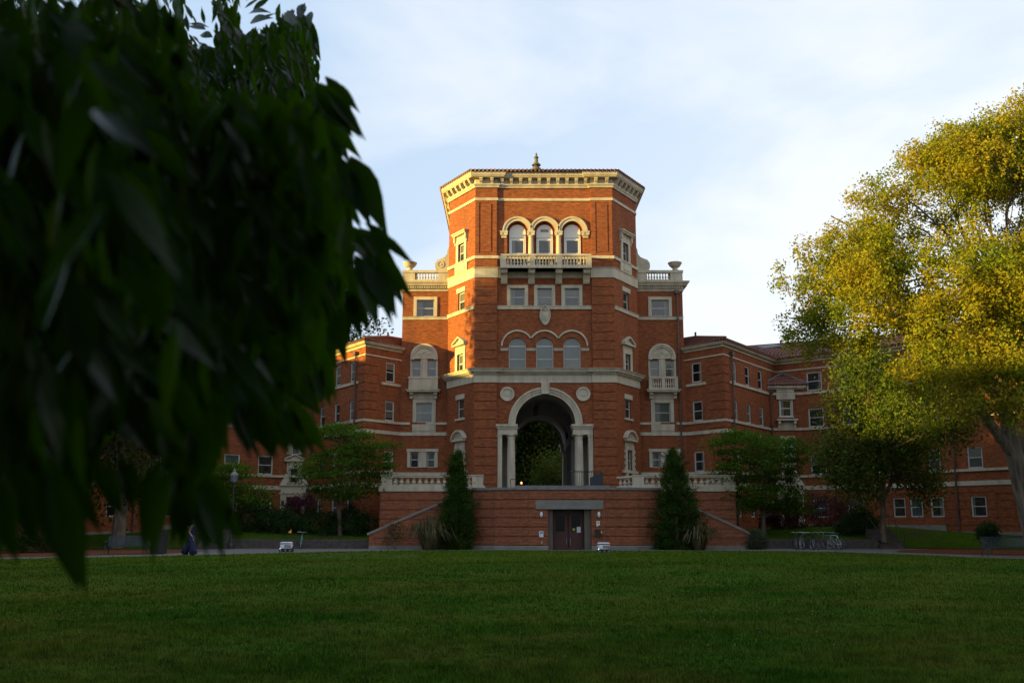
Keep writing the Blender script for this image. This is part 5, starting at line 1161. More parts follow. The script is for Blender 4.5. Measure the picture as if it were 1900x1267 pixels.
    mb = MB(); mb.tube([Vector((x + .13, y - .22, z + .895)), Vector((x + .145, y - .22, z + .86))], .034, 10); mk('wristwatch', mb, 'black_plastic', r)
    return r
pr_ = person(353, 1032.5)
# ================================================================ vegetation
def leaf_quads(cen, size, up_bias=0.3, elong=1.7, droop=0.0):
    n = len(cen); d = rng.normal(size=(n, 3)); d[:, 2] -= droop; d /= np.linalg.norm(d, axis=1)[:, None]
    q = rng.normal(size=(n, 3)); q[:, 2] += up_bias * 3; s = np.cross(d, q); s /= (np.linalg.norm(s, axis=1)[:, None] + 1e-9); nn = np.cross(d, s)
    sz = (size * rng.uniform(.6, 1.3, n))[:, None] if np.isscalar(size) else size[:, None]
    a = cen - d * sz * .5; c = cen + d * sz * .5; b = cen + s * sz * .5 / elong + nn * sz * .1; e = cen - s * sz * .5 / elong + nn * sz * .1
    v = np.stack([a, b, c, e], 1).reshape(-1, 3); f = np.arange(4 * n).reshape(n, 4); return v, f
def blob_points(blobs, n, shell=0.55):
    vol = np.array([b[3] * b[4] * b[5] if len(b) > 4 else b[3] ** 3 for b in blobs]) ** 0.72; pk = rng.choice(len(blobs), n, p=vol / vol.sum())
    d = rng.normal(size=(n, 3)); d /= np.linalg.norm(d, axis=1)[:, None]; r = rng.uniform(shell ** 3, 1, n) ** (1 / 3)
    B = np.array([[b[0], b[1], b[2]] for b in blobs]); Rr = np.array([[b[3], b[4], b[5]] if len(b) > 4 else [b[3]] * 3 for b in blobs])
    return B[pk] + d * Rr[pk] * r[:, None], pk
def sublobes(blobs, n, r0, r1):
    c, _ = blob_points([(b[0], b[1], b[2], max(.4, b[3] - .55), max(.4, b[4] - .55), max(.4, b[5] - .55)) for b in blobs], n, .45); return [(*map(float, p), (q := random.uniform(r0, r1)), q, q * .8) for p in c]
def tree(name, label, cat, base, trunk, trad, blobs, ncl, per, size, clr, lm, bark='bark', group=None, shell=.5, limbs=True, droop=0.0, flat=1.0, nlimb=None, elong=1.7, twig=.35, lobes=None):
    r = empty(name, base, label, cat, group)
    cl, pk = blob_points(lobes or blobs, ncl, shell)
    if lobes: pk = np.array([int(np.argmin([(cl[i][0] - b[0]) ** 2 + (cl[i][1] - b[1]) ** 2 + (cl[i][2] - b[2]) ** 2 for b in blobs])) for i in range(ncl)])
    mb = MB(); mb.tube(trunk, trad, 12)
    top = Vector(trunk[-1]); mains = []
    if limbs:
        bl = list(blobs) if nlimb is None else list(blobs)[:nlimb]
        for b in bl:
            c = Vector(b[:3]); k = min(len(trunk) - 1, max(1, int(len(trunk) * (.55 + .45 * random.random())))); s = Vector(trunk[k]); 
            pts = [s]; nseg = 6
            for i in range(1, nseg + 1):
                t = i / nseg; p = s.lerp(c, t); L_ = (c - s).length; p += Vector((random.uniform(-1, 1), random.uniform(-1, 1), math.sin(math.pi * t) * 1.2)) * L_ * .05; pts.append(p)
            r0 = trad[k] * (.42 if len(blobs) > 12 else .62) if hasattr(trad, '__len__') else trad * .6; rr = [r0 * (1 - .8 * i / nseg) + .015 for i in range(nseg + 1)]
            mb.tube(pts, rr, 8); mains.append((pts, rr))
        for i in range(0, ncl, max(1, ncl // 260)):
            c = Vector(cl[i]); pts, rr = mains[pk[i] % len(mains)]; j = random.randint(2, len(pts) - 1); s = pts[j]
            if (c - s).length < .2: continue
            m1 = s.lerp(c, .35) + Vector((random.uniform(-1, 1), random.uniform(-1, 1), random.uniform(.2, 1.2))) * (c - s).length * .12; m2 = s.lerp(c, .7) + Vector((random.uniform(-1, 1), random.uniform(-1, 1), random.uniform(.0, 1))) * (c - s).length * .1
            k_ = max(.012, rr[j] * .45); mb.tube([s, m1, m2, c], [k_, k_ * .7, k_ * .45, .008], 5)
    mk('trunk', mb, bark, r)
    cc = np.repeat(cl, per, 0); off = rng.normal(size=cc.shape) * clr * .55; off[:, 2] *= flat
    v, f = leaf_quads(cc + off, size, droop=droop, elong=elong); mk('crown', (v, f), lm, r)
    return r
L1 = leaf_mat('elm_leaf', (0.17, 0.23, 0.022), (0.38, 0.31, 0.032), .5, .6, .5, matte=True)
L2 = leaf_mat('dark_leaf', (0.022, 0.042, 0.009), (0.055, 0.082, 0.016), .3, .5, .5, matte=True)
L7 = leaf_mat('green_leaf', (0.055, 0.095, 0.016), (0.12, 0.16, 0.028), .35, .6, .5, matte=True)
L3 = leaf_mat('layered_leaf', (0.045, 0.105, 0.009), (0.10, 0.18, 0.018), .4, .6, .8, matte=True)
L4 = leaf_mat('conifer_leaf', (0.018, 0.042, 0.008), (0.055, 0.10, 0.016), .12, .6, .9, matte=True)
L5 = leaf_mat('purple_leaf', (0.07, 0.028, 0.035), (0.11, 0.04, 0.045), .2, .6, 2, matte=True)
L6 = leaf_mat('shrub_leaf', (0.018, 0.042, 0.012), (0.04, 0.075, 0.02), .2, .6, 1.2, matte=True)
def PB(u, v, Y, r, ry=None):
    p = P(u, v, Y); k = r * Y / F_PX; return (p.x, Y, p.z, k, (ry or r) * Y / F_PX, k)
[q for q in L1.node_tree.nodes if q.type == 'MAP_RANGE'][0].inputs[3].default_value = .82; [q for q in L1.node_tree.nodes if q.type == 'MAP_RANGE'][0].inputs[4].default_value = 1.18
# big sunlit tree on the right
Y = 47
gb = [PB(1890, 300, Y, 130, 170), PB(1770, 345, Y, 110, 150), PB(1660, 400, Y + 1, 95, 130), PB(1565, 470, Y, 88, 120), PB(1520, 560, Y + 1, 72, 90), PB(1640, 560, Y - 2, 100, 130), PB(1760, 520, Y - 3, 120, 150), PB(1880, 520, Y - 4, 130, 160), PB(1720, 640, Y - 4, 95, 120), PB(1850, 680, Y - 5, 95, 130),
      PB(1990, 400, Y, 160, 190), PB(2030, 600, Y - 3, 140, 180), PB(1790, 730, Y - 5, 70, 80), PB(1830, 250, Y + 1, 70, 100), PB(1900, 740, Y - 6, 60, 80), PB(1545, 400, Y + 2, 45, 60), PB(1700, 310, Y + 1, 60, 80), PB(1490, 520, Y + 1, 48, 60), PB(1480, 590, Y + 1, 38, 50), PB(1560, 600, Y, 60, 80), PB(1850, 245, Y, 85, 110), PB(1745, 300, Y + 1, 85, 110), PB(1640, 350, Y, 65, 90), PB(1940, 240, Y, 100, 120), PB(1590, 560, Y, 75, 90), PB(1530, 610, Y, 55, 60), PB(1640, 480, Y, 85, 110), (37, 40, 12, 6, 6, 5), (40, 46, 14, 6, 6, 6), (33, 40, 15, 5, 5, 5), (30, 54, 12, 4.5, 4, 4), (36, 52, 12, 5, 5, 5), (26, 55, 13, 3.5, 3.5, 3)]  # last crown masses added to darken the right wing
tb = [(Xu(1925, 1010, Y), Y, 0), P(1908, 950, Y), P(1890, 880, Y), P(1873, 800, Y), P(1862, 740, Y), P(1855, 640, Y), P(1840, 520, Y)]
elm = tree('broad_tree', 'huge broad tree with yellow-green sunlit crown at the right edge', 'tree', tb[0], tb, [.50, .44, .40, .37, .30, .22, .12], gb, 9000, 54, .155, .38, L1, 'bark_grey', shell=.35, lobes=sublobes(gb, 360, 1.0, 1.8))
mb = MB(); q = [P(1885, 850, Y), P(1840, 790, Y - .5), P(1800, 730, Y - 1), P(1765, 660, Y - 1.5), P(1730, 600, Y - 1.5), P(1690, 560, Y - 1), P(1640, 520, Y)]; mb.tube(q, [.26, .23, .2, .17, .14, .1, .06], 10)
q = [P(1905, 860, Y + .4), P(1912, 780, Y + .6), P(1935, 690, Y + 1), P(1960, 600, Y + 1)]; mb.tube(q, [.32, .28, .24, .16], 10); mk('limb', mb, 'bark_grey', elm)
# dark green tree below it
Y = 63
tree('shaded_tree', 'dense dark green tree standing before the right wing', 'tree', (Xu(1640, 1000, Y), Y, .6), [(Xu(1640, 1000, Y), Y, .4), P(1638, 930, Y), P(1640, 850, Y)], [.2, .17, .1],
     [PB(1640, 800, Y, 75, 90), PB(1585, 850, Y, 58, 70), PB(1690, 850, Y, 60, 70), PB(1620, 720, Y, 60, 70), PB(1700, 740, Y - 6, 75, 80), PB(1560, 880, Y, 35), PB(1770, 790, Y - 8, 40, 60), PB(1600, 680, Y - 4, 50, 50), PB(1600, 890, Y, 45, 50), PB(1540, 830, Y, 35, 40), PB(1550, 760, Y, 30, 30), PB(1720, 900, Y, 30, 40)], 1150, 32, .2, .8, L7, group=None, shell=.3)
# layered trees
def layered(label, uc, vb, Y, tiers, zb):
    r = empty('layered_tree', (Xu(uc, vb, Y), Y, zb), label, 'tree'); mb = MB(); tp_ = P(uc + 5, tiers[0][2] - 4, Y)
    mb.tube([(Xu(uc, vb, Y), Y, zb - .3), P(uc - 4, vb - 60, Y), P(uc + 3, vb - 110, Y), tp_], [.16, .12, .08, .02], 8); cs = []
    for u0, u1, v, th in tiers:
        n = int((u1 - u0) / 2.2) + 6
        for k in range(n):
            t = random.random(); u = u0 + (u1 - u0) * t; dy = random.uniform(-1, 1) * math.sin(math.pi * min(max(t, .08), .92)) * (u1 - u0) / 2 * Y / F_PX
            p = P(u, v + random.gauss(0, th * 1.1) + random.choice((-2, 0, 3)) + 7 * abs(2 * t - 1) ** 2 * (1 if u < uc else .6), Y); cs.append((p.x, Y + dy, p.z))
        for g in (u0 + 8, u1 - 8, (u0 + uc) / 2, (u1 + uc) / 2):
            e = P(g, v + 4, Y + random.uniform(-1, 1)); s = P(uc, v + 16, Y); mb.tube([s, s.lerp(e, .5) + Vector((0, 0, .15)), e], [.045, .03, .01], 5)
    mk('trunk', mb, 'bark', r); cs = np.array(cs); cc = np.repeat(cs, 30, 0); off = rng.normal(size=cc.shape) * np.array([.4, .42, .11]); v, f = leaf_quads(cc + off, .18, up_bias=1.2); mk('crown', (v, f), L3, r); return r
layered('bright green tree with layered branches right of the terrace', 1418, 985, 66.5, [(1345, 1400, 803, 3), (1310, 1480, 817, 3), (1330, 1500, 833, 3), (1345, 1492, 850, 4), (1322, 1480, 866, 4), (1340, 1478, 884, 5), (1350, 1480, 904, 5), (1362, 1490, 922, 5), (1440, 1500, 942, 5), (1370, 1440, 938, 4)], .8)
layered('thin layered green tree in front of the left wing', 632, 990, 66.5, [(600, 660, 792, 2), (575, 690, 806, 2), (620, 735, 826, 3), (580, 720, 842, 3), (560, 725, 860, 4), (548, 720, 878, 4), (580, 705, 900, 5), (600, 680, 918, 4)], .8)
layered('small dark layered tree behind the street lamp', 430, 1000, 67.5, [(400, 465, 866, 3), (380, 470, 880, 3), (370, 480, 898, 4), (385, 500, 914, 4), (400, 500, 930, 4)], .8)
# conical evergreens beside the terrace
def conifer(label, uc, vt, vb, wpx, Y, zb, skew=0, rough=.25):
    r = empty('evergreen_shrub', (Xu(uc, vb, Y), Y, zb), label, 'evergreen', 'evergreens beside the terrace'); zt = P(uc, vt, Y).z; x0 = Xu(uc, 950, Y); H = zt - zb; R0 = wpx / 2 * Y / F_PX
    mb = MB(); mb.tube([(x0, Y, 0), (x0, Y, zb + H * .9)], [.12, .02], 7); mk('trunk', mb, 'bark', r)
    n = 820; h = rng.uniform(0.0, 1, n) ** 1.15; a = rng.uniform(0, 2 * np.pi, n); prof = np.interp(h, [0, .12, .3, .5, .7, .85, 1], [.86, .97, 1, .76, .48, .26, .03])
    lump = 1 + rough * np.sin(a * 3 + h * 23) * np.sin(a * 5 - h * 31 + 1) + rng.normal(size=n) * .13; rr = R0 * .84 * prof * lump * rng.uniform(.55, 1, n) ** .5
    cs = np.stack([x0 + skew * np.sin(h * 5) + rr * np.cos(a), Y + rr * np.sin(a) * .8, zb + H * h], 1)
    ex = []
    for k in range(330):
        hh = random.random() ** 1.2 * .97; aa = random.uniform(0, 6.28); R1_ = R0 * float(np.interp(hh, [0, .12, .3, .5, .7, .85, 1], [.86, .97, 1, .76, .48, .26, .03])); ll = random.uniform(.1, .75) * (1.25 - hh * .5)
        for t in np.linspace(0, 1, 5): ex.append((x0 + skew * math.sin(hh * 5) + (R1_ * .66 + ll * t) * math.cos(aa), Y + (R1_ * .66 + ll * t) * math.sin(aa) * .8, zb + H * hh + ll * t * random.uniform(.5, .9)))
    ex = np.array(ex); ce = np.repeat(ex, 12, 0) + rng.normal(size=(len(ex) * 12, 3)) * .045; ve, fe = leaf_quads(ce, .10, elong=3.2)
    ve_n = len(ve); cc = np.repeat(cs, 34, 0); off = rng.normal(size=cc.shape) * np.array([.13, .13, .13]); v, f = leaf_quads(cc + off, .12, up_bias=.2, elong=3.0); mk('foliage', (np.vstack([ve, v]), np.vstack([fe, f + ve_n])), L4, r)
conifer('narrow cone shaped evergreen left of the terrace block', 848, 842, 1019, 64, 61.2, .0, .04, .42)
conifer('wide shaggy evergreen right of the terrace block', 1255, 836, 1018, 92, 61.0, .0, .12, .5)
# strap-leaved clumps
def straps(label, u, v, wpx, hpx, Y, col, n=190):
    x, y = Xu(u, v, Y), Y; r = empty('strap_leaf_plant', (x, y, 0), label, 'plant', 'strap-leaved clumps by the stair walls'); mb = MB(); H = hpx * Y / F_PX; W = wpx / 2 * Y / F_PX
    for i in range(n):
        a = random.uniform(0, 2 * math.pi); k = random.random() ** .6; hh = H * random.uniform(.55, 1.0) * (1 - .35 * k); ex = Vector((math.cos(a), math.sin(a) * .7, 0)) * W * k * random.uniform(.7, 1.1)
        b = Vector((x, y, 0)) + ex * .25; m1 = b + ex * .35 + Vector((0, 0, hh * .75)); m2 = b + ex * .8 + Vector((0, 0, hh)); e = b + ex * 1.15 + Vector((0, 0, hh * (1 - .65 * k))); s = Vector((-math.sin(a), math.cos(a), 0)) * .03
        v_ = [b - s, b + s, m1 + s, m1 - s, m2 + s * .8, m2 - s * .8, e]; mb.add(v_, [(0, 1, 2, 3), (3, 2, 4, 5), (5, 4, 6)])
    mk('foliage', mb, col, r)
LS_ = leaf_mat('strap_leaf', (0.16, 0.115, 0.05), (0.05, 0.065, 0.022), .25, .5, 3)
straps('tan and green strap-leaved clump left of the narrow evergreen', 795, 1018, 88, 72, 60.2, LS_, 230); straps('straw coloured strap-leaved clump right of the wide evergreen', 1298, 1019, 78, 62, 60.0, LS_, 190)
# shrubs
def shrub(label, blobs, lm, group=None, per=30, size=.12, n=160, cat='shrub'):
    b0 = blobs[0]; r = empty('shrub', (b0[0], b0[1], 0), label, cat, group); cl, _ = blob_points(blobs, n, .5); mb = MB()
    for i in range(0, n, 14): mb.tube([(b0[0] + random.uniform(-.2, .2), b0[1], 0), tuple(cl[i])], [.03, .008], 4)
    mk('stems', mb, 'bark', r); cc = np.repeat(cl, per, 0) + rng.normal(size=(n * per, 3)) * .14; v, f = leaf_quads(cc, size); mk('foliage', (v, f), lm, r)
shrub('round clipped shrub at the foot of the right stair wall', [PB(1404, 1005, 61.5, 17)], leaf_mat('rosemary_leaf', (.04, .05, .025), (.06, .07, .035), .1, .7, 3), n=190, size=.07, per=40)
shrub('purple-leaved shrub below the layered tree on the right', [PB(1460, 958, 70, 34, 40), PB(1425, 962, 70, 20)], L5, 'purple-leaved shrubs', n=240)
shrub('purple-leaved shrub before the basement windows of the right wing', [PB(1530, 952, 71, 40, 40), PB(1580, 958, 71, 30)], L5, 'purple-leaved shrubs', n=260)
shrub('purple-leaved shrub beside the pale left doorway', [PB(562, 943, 72, 26, 30), PB(540, 950, 72, 16)], L5, 'purple-leaved shrubs', n=200)
for k, (u, v, r_, lb) in enumerate(((470, 962, 34, 'dark green shrub left of the pale doorway'), (530, 975, 30, 'low green shrub below the pale doorway'), (590, 978, 36, 'green shrub right of the doorway under the windows'), (650, 972, 34, 'bushy green shrub beside the left stair wall'), (410, 975, 36, 'dark shrub behind the street lamp'))):
    shrub(lb, [PB(u, v, 67.5, r_, 40), PB(u + 26, v + 6, 67, r_ * .8)], L6, 'green shrubs along the left wing', n=280)
shrub('green shrub at the top of the right bank by the steps', [PB(1600, 968, 66.5, 28, 40), PB(1570, 978, 66, 20)], L6, n=240)
shrub('dark shrub behind the left bench', [PB(90, 975, 55, 46, 50), PB(40, 985, 54, 36)], L2, n=320)
shrub('small low shrub behind the right bench', [PB(1833, 988, 52, 15, 16)], L6, n=90)
shrub('sparse twiggy young shrub at the foot of the left stair wall', [PB(735, 985, 61.2, 17, 14), PB(720, 1002, 61.2, 12)], L6, n=46, per=12, size=.10)
# trees behind the hall, seen through the arch and over the roofs
def backtree(label, x, y, H, Rr, n, lm=L2, group='trees behind the hall', zc=.62, per=34, size=.34):
    bl = [(x + random.uniform(-.5, .5) * Rr, y + random.uniform(-.4, .4) * Rr, H * (zc + .22 * math.sin(k * 2.1)), Rr * random.uniform(.5, .72), Rr * .6, H * .2) for k in range(7)] + [(x, y, H * .78, Rr * .6, Rr * .6, H * .22), (x, y, H * .35, Rr * .7, Rr * .6, H * .2)]
    return tree('background_tree', label, 'tree', (x, y, 0), [(x, y, 0), (x + .2, y, H * .3), (x, y, H * .6)], [.45, .35, .2], bl, n, per, size, 1.1, lm, group=group, shell=.3)
backtree('dark tree filling the left half of the arch opening', 1.5, 112, 17, 6, 900, size=.42); backtree('green tree filling the right half of the arch opening', 9, 118, 18, 6.5, 800, L7, size=.42); backtree('tall tree farthest back beyond the arch', 5, 132, 20, 9, 900, size=.6); backtree('low bright green tree under the others beyond the arch', 4.5, 104, 8.5, 3.2, 260, L7, size=.25)
backtree('tall dark tree behind the left wing beside the leaves', -20.5, 98, 25, 7, 700); backtree('tall tree behind the far left wing', -34, 96, 27, 8, 500); backtree('dark tree standing over the left end of the roof', -46, 84, 26, 9, 500)
backtree('dark tree before the left wing behind the leaves', -24.5, 63, 13, 4.5, 420, size=.25)
backtree('dark evergreen at the far left edge by the hall', -31.0, 60, 16, 5, 420, size=.25)

# ---------------- grass
def blades(n, y0, y1, fn_mask, hgt, name, m, zf, pw=1.7):
    u = rng.uniform(0, 1, n); a, b = y0 ** (1 - pw), y1 ** (1 - pw); y = (a + (b - a) * u) ** (1 / (1 - pw)); x = rng.uniform(-.56, .56, n) * y
    k = fn_mask(x, y); x, y = x[k], y[k]; n = len(x); z = zf(x, y)
    a = rng.uniform(0, 2 * np.pi, n); wd = np.maximum(.004, y * .00042) * rng.uniform(.7, 1.3, n); h = hgt * rng.uniform(.5, 1.3, n) * (1 + .35 * np.sin(x * 1.3 + y * .7) * np.sin(y * 1.9 - x * .6)); lx_, ly_ = np.cos(a), np.sin(a); ln = rng.uniform(.2, .9, n) * h
    p = np.stack([x, y, z], 1); s = np.stack([-ly_, lx_, np.zeros(n)], 1) * wd[:, None]; d = np.stack([lx_, ly_, np.zeros(n)], 1) * ln[:, None]; up = np.zeros((n, 3)); up[:, 2] = h
    v = np.stack([p - s, p + s, p + d + up], 1).reshape(-1, 3); f = np.arange(3 * n).reshape(n, 3); return tag(mk(name, (v, f), m), kind='stuff')
gm_ = leaf_mat('grass_blade', (0.022, 0.074, 0.006), (0.074, 0.100, 0.012), .15, .9, .28, matte=True)
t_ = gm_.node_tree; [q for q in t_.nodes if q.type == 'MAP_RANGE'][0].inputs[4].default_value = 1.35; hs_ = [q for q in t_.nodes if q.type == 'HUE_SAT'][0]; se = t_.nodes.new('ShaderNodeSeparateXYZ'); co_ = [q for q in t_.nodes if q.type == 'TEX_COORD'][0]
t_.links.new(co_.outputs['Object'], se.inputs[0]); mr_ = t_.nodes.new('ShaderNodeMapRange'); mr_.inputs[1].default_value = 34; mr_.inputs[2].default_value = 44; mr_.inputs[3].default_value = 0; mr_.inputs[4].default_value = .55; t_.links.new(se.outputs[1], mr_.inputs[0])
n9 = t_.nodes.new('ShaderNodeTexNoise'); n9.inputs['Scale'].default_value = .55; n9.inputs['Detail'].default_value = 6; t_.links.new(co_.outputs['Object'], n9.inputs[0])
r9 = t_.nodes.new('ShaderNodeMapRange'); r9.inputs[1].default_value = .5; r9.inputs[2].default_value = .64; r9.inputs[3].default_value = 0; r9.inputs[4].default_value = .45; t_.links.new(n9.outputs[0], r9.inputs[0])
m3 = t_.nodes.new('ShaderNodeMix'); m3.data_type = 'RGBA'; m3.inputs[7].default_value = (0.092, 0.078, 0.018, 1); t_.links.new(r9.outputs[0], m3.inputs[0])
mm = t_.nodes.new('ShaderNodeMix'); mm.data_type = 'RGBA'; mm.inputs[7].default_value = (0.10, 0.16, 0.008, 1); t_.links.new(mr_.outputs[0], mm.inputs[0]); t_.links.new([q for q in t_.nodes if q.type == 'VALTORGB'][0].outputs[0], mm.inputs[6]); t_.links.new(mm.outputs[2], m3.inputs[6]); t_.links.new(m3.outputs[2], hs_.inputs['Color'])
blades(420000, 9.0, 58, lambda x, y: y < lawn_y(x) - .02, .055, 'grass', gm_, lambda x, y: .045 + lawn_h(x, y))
def bmask(x, y):
    q = np.where(x > 2.4, x, 4.8 - x); Yf = np.interp(q, [14, 23.4, 23.5, 26, 33, 37, 41, 48], [63.3, 63.3, 64.6, 64, 59.5, 54.5, 49, 42]); Yb = np.interp(q, bx, by); return (q > 14.5) & (y > Yf + .05) & (y < Yb - .3)
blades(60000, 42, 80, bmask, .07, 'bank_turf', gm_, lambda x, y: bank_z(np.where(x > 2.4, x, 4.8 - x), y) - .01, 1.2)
pts = []
for (u0, u1, v0, v1, n) in ((560, 780, 1030, 1040, 130), (1280, 1560, 1120, 1210, 22)):
    for i in range(n): pts.append(ground(random.uniform(u0, u1), random.uniform(v0, v1), .09))
mb = MB()
for x, y in pts: r_ = max(.011, y * .00042); g0 = float(lawn_h(x, y)); mb.lathe(x, y, [(r_ * .5, g0 + .075), (r_, g0 + .085 + r_ * .4), (r_ * .4, g0 + .085 + r_ * 1.2)], 6)
tag(mk('clover_flowers', mb, mat('clover_white', (.15, .17, .11), .8)), kind='stuff')

# ---------------- beyond the left frame: hall and trees added to shade lawn and lower walls
sA, cA_ = math.sin(SUN_AZ), math.cos(SUN_AZ)
def SW(s, w): return (sA * s + cA_ * w, cA_ * s - sA * w)
nb = empty('shade_hall', (*SW(-45, -40), 0), 'long unseen brick hall added west of the lawn to cast shade', 'building')
mb = MB(); c = [SW(-40, -125), SW(-40, 60), SW(-52, 60), SW(-52, -125)]; HH = 16.0; mb.prism([(x, y, 0) for x, y in c], (0, 0, HH)); mk('wall', mb, 'brick', nb, uv=True)
mb = MB(); rc = [SW(-39.5, -125.5), SW(-39.5, 60.5), SW(-52.5, 60.5), SW(-52.5, -125.5)]; m1, m2 = SW(-46, -119), SW(-46, 54); v = [(x, y, HH + .02) for x, y in rc] + [(*m1, HH + 1.4), (*m2, HH + 1.4)]; mb.add(v, [(0, 1, 5, 4), (2, 3, 4, 5), (1, 2, 5), (3, 0, 4), (3, 2, 1, 0)]); mk('roof', mb, 'tile', nb)
for s, w_, H, Rr, n, lb in ((-24, -66.0, 26.0, 3.7, 950, 'tall unseen tree placed west of the lawn to shade the tower'), (-28, -60.0, 26.5, 3.8, 800, 'spreading unseen tree placed west of the lawn to shade the right wing'), (-22, -74.8, 17.6, 2.6, 300, 'lower unseen tree placed west of the left wing to shade its lower wall'), (-36, -40.5, 19.5, 3.0, 420, 'round unseen tree placed west of the lawn to shade the broad tree'), (-26, -83, 24, 3.4, 450, 'tall narrow unseen tree placed west of the left wing to shade its far end')):
    x, y = SW(s, w_); backtree(lb, x, y, H / .98, Rr * 1.25, n, L2, 'unseen shade trees along the west side of the lawn', zc=.6, per=44, size=.45)

backtree('broad dark unseen tree added at the left of the lawn for shade', -36, 49, 19, 8, 900, L2, 'unseen shade trees along the west side of the lawn', size=.5)  # unseen, added to hold sky light off the left wing
backtree('broad dark unseen tree added at the right of the lawn for shade', 43, 43, 19, 8.5, 900, L2, 'unseen shade trees at the right of the lawn', size=.5)  # out of view, added to darken the right wing
for k, (x, y, lb) in enumerate(((-48, -22, 'west end'), (-30, -34, 'west middle'), (-10, -40, 'centre west'), (12, -40, 'centre east'), (32, -34, 'east middle'), (50, -20, 'east end'))):
    backtree('dark unseen tree in the shading row added behind the photographer, ' + lb, x, y, 20, 9.5, 420, L2, 'unseen row of shade trees behind the photographer', per=30, size=.75)  # unseen row, added to cut low sky light on the walls
# ---------------- tree with drooping leaves close to the camera
poly = [(-60, -60), (345, -60), (345, 60), (400, 90), (390, 20), (395, -60), (440, -60), (445, 60), (500, 40), (540, 10), (575, 50), (592, 110), (590, 160), (605, 215), (618, 290), (638, 355), (652, 430), (660, 490), (645, 545), (625, 578), (612, 605), (600, 640), (588, 690), (588, 720), (560, 745), (530, 775), (500, 785), (470, 765), (440, 775), (405, 800), (398, 870), (385, 925), (350, 890), (310, 895), (285, 825), (240, 805), (190, 815), (160, 920), (120, 965), (80, 890), (50, 920), (20, 970), (-60, 1020)]
PX = np.array([p[0] for p in poly]); PY = np.array([p[1] for p in poly])
def inpoly(x, y):
    c = np.zeros(len(x), bool); j = len(PX) - 1
    for i in range(len(PX)):
        q = ((PY[i] > y) != (PY[j] > y)) & (x < (PX[j] - PX[i]) * (y - PY[i]) / (PY[j] - PY[i] + 1e-9) + PX[i]); c ^= q; j = i
    return c
def px_of(p):      # world -> photo pixels
    d = p - np.array([0, 0, EYE]); fz = d[:, 1] * cp + d[:, 2] * sp; uy = -d[:, 1] * sp + d[:, 2] * cp; return CX + F_PX * d[:, 0] / fz, CY - F_PX * uy / fz
def leaf_mesh(base, d, nrm, ln, wd, curl):
    """Lance-shaped leaves, folded along the midrib and curved downwards."""
    n = len(base); T = np.array([0, .1, .25, .42, .6, .78, .91, 1.0]); Wt = np.array([.05, .42, .88, 1.0, .78, .40, .14, .0]); s = np.cross(d, nrm); s /= np.linalg.norm(s, axis=1)[:, None]; nn = np.cross(s, d)
    ctr = base[:, None] + d[:, None] * (T[None, :, None] * ln[:, None, None]) - nn[:, None] * (curl[:, None, None] * (T ** 2)[None, :, None] * ln[:, None, None])
    side = s[:, None] * (Wt[None, :, None] * wd[:, None, None]) ; lift = nn[:, None] * (Wt[None, :, None] * wd[:, None, None] * .28)
    v = np.stack([ctr - side + lift, ctr, ctr + side + lift], 2).reshape(-1, 3); f = []
    for k in range(7):
        a = 3 * k; f += [(a, a + 1, a + 4, a + 3), (a + 1, a + 2, a + 5, a + 4)]
    f = np.array(f)[None] + (np.arange(n) * 24)[:, None, None]; return v, f.reshape(-1, 4)
fg = empty('drooping_tree', (-3.4, 2.6, 0), 'dark tree with long drooping glossy leaves filling the upper left', 'tree')
B, D, NN, LN = [], [], [], []; twigs = MB(); zones = [(-60, 560, -60, 700, 1.2, 2.0, 620, .085), (-60, 200, -60, 900, .85, 1.15, 26, .095), (380, 772, 120, 800, 1.9, 2.7, 1800, .09), (330, 610, -60, 420, 4.2, 5.6, 1100, .11), (-60, 620, 0, 950, 2.6, 5.2, 1900, .11), (20, 470, 600, 1080, 1.1, 2.0, 330, .095), (-60, 620, -60, 800, 5.0, 8.0, 1200, .15), (440, 620, 560, 880, 1.5, 2.3, 420, .09)]
for (u0, u1, v0, v1, d0, d1, n, ll) in zones:
    for _ in range(n):
        u, v, Yd = random.uniform(u0, u1), random.uniform(v0, v1), random.uniform(d0, d1)
        s = P(u, v, Yd); dr = Vector((random.uniform(.1, .9), random.uniform(-.5, .5), random.uniform(-1.1, -.1))).normalized(); nl = random.randint(5, 9); pts = [s]
        for k in range(nl):
            dr = (dr + Vector((0.02, 0, -.16))).normalized(); pts.append(pts[-1] + dr * ll * .34)
            sd = 1 if k % 2 else -1; sidev = dr.cross(Vector((0, 1, .2))).normalized() * sd
            ld = (dr * .55 + sidev * .45 + Vector((.12, random.uniform(-.3, .3), -.75))).normalized(); B.append(tuple(pts[-1])); D.append(tuple(ld)); NN.append((random.uniform(-.6, .6), -1 + random.uniform(-.2, .6), random.uniform(.1, 1.0))); LN.append(ll * random.uniform(.55, 1.25))
        pp = np.array([tuple(p) for p in pts]); uu, vv = px_of(pp)
        if Yd > 1.6 and inpoly(uu, vv).all() and not (vv.min() < 225 and uu.max() > 335 and (Yd < 3.8 or random.random() < .6)): twigs.tube(pts, [.0019] * len(pts), 4, caps=False)
B, D, NN, LN = map(np.array, (B, D, NN, LN))
rj = rng.normal(size=D.shape) * .2; D = D + rj; D /= np.linalg.norm(D, axis=1)[:, None]; tip = B + D * LN[:, None]; mid = B + D * LN[:, None] * .5
ok = np.ones(len(B), bool); um, vm = px_of(mid); hi = (um > 345) & (vm < 215); ok &= ~(hi & (B[:, 1] < 3.6)) & ~(hi & (rng.uniform(size=len(B)) < .52))
for q in (B, mid, tip): uu, vv = px_of(q); ok &= inpoly(uu, vv)
B, D, NN, LN = B[ok], D[ok], NN[ok], LN[ok]; 
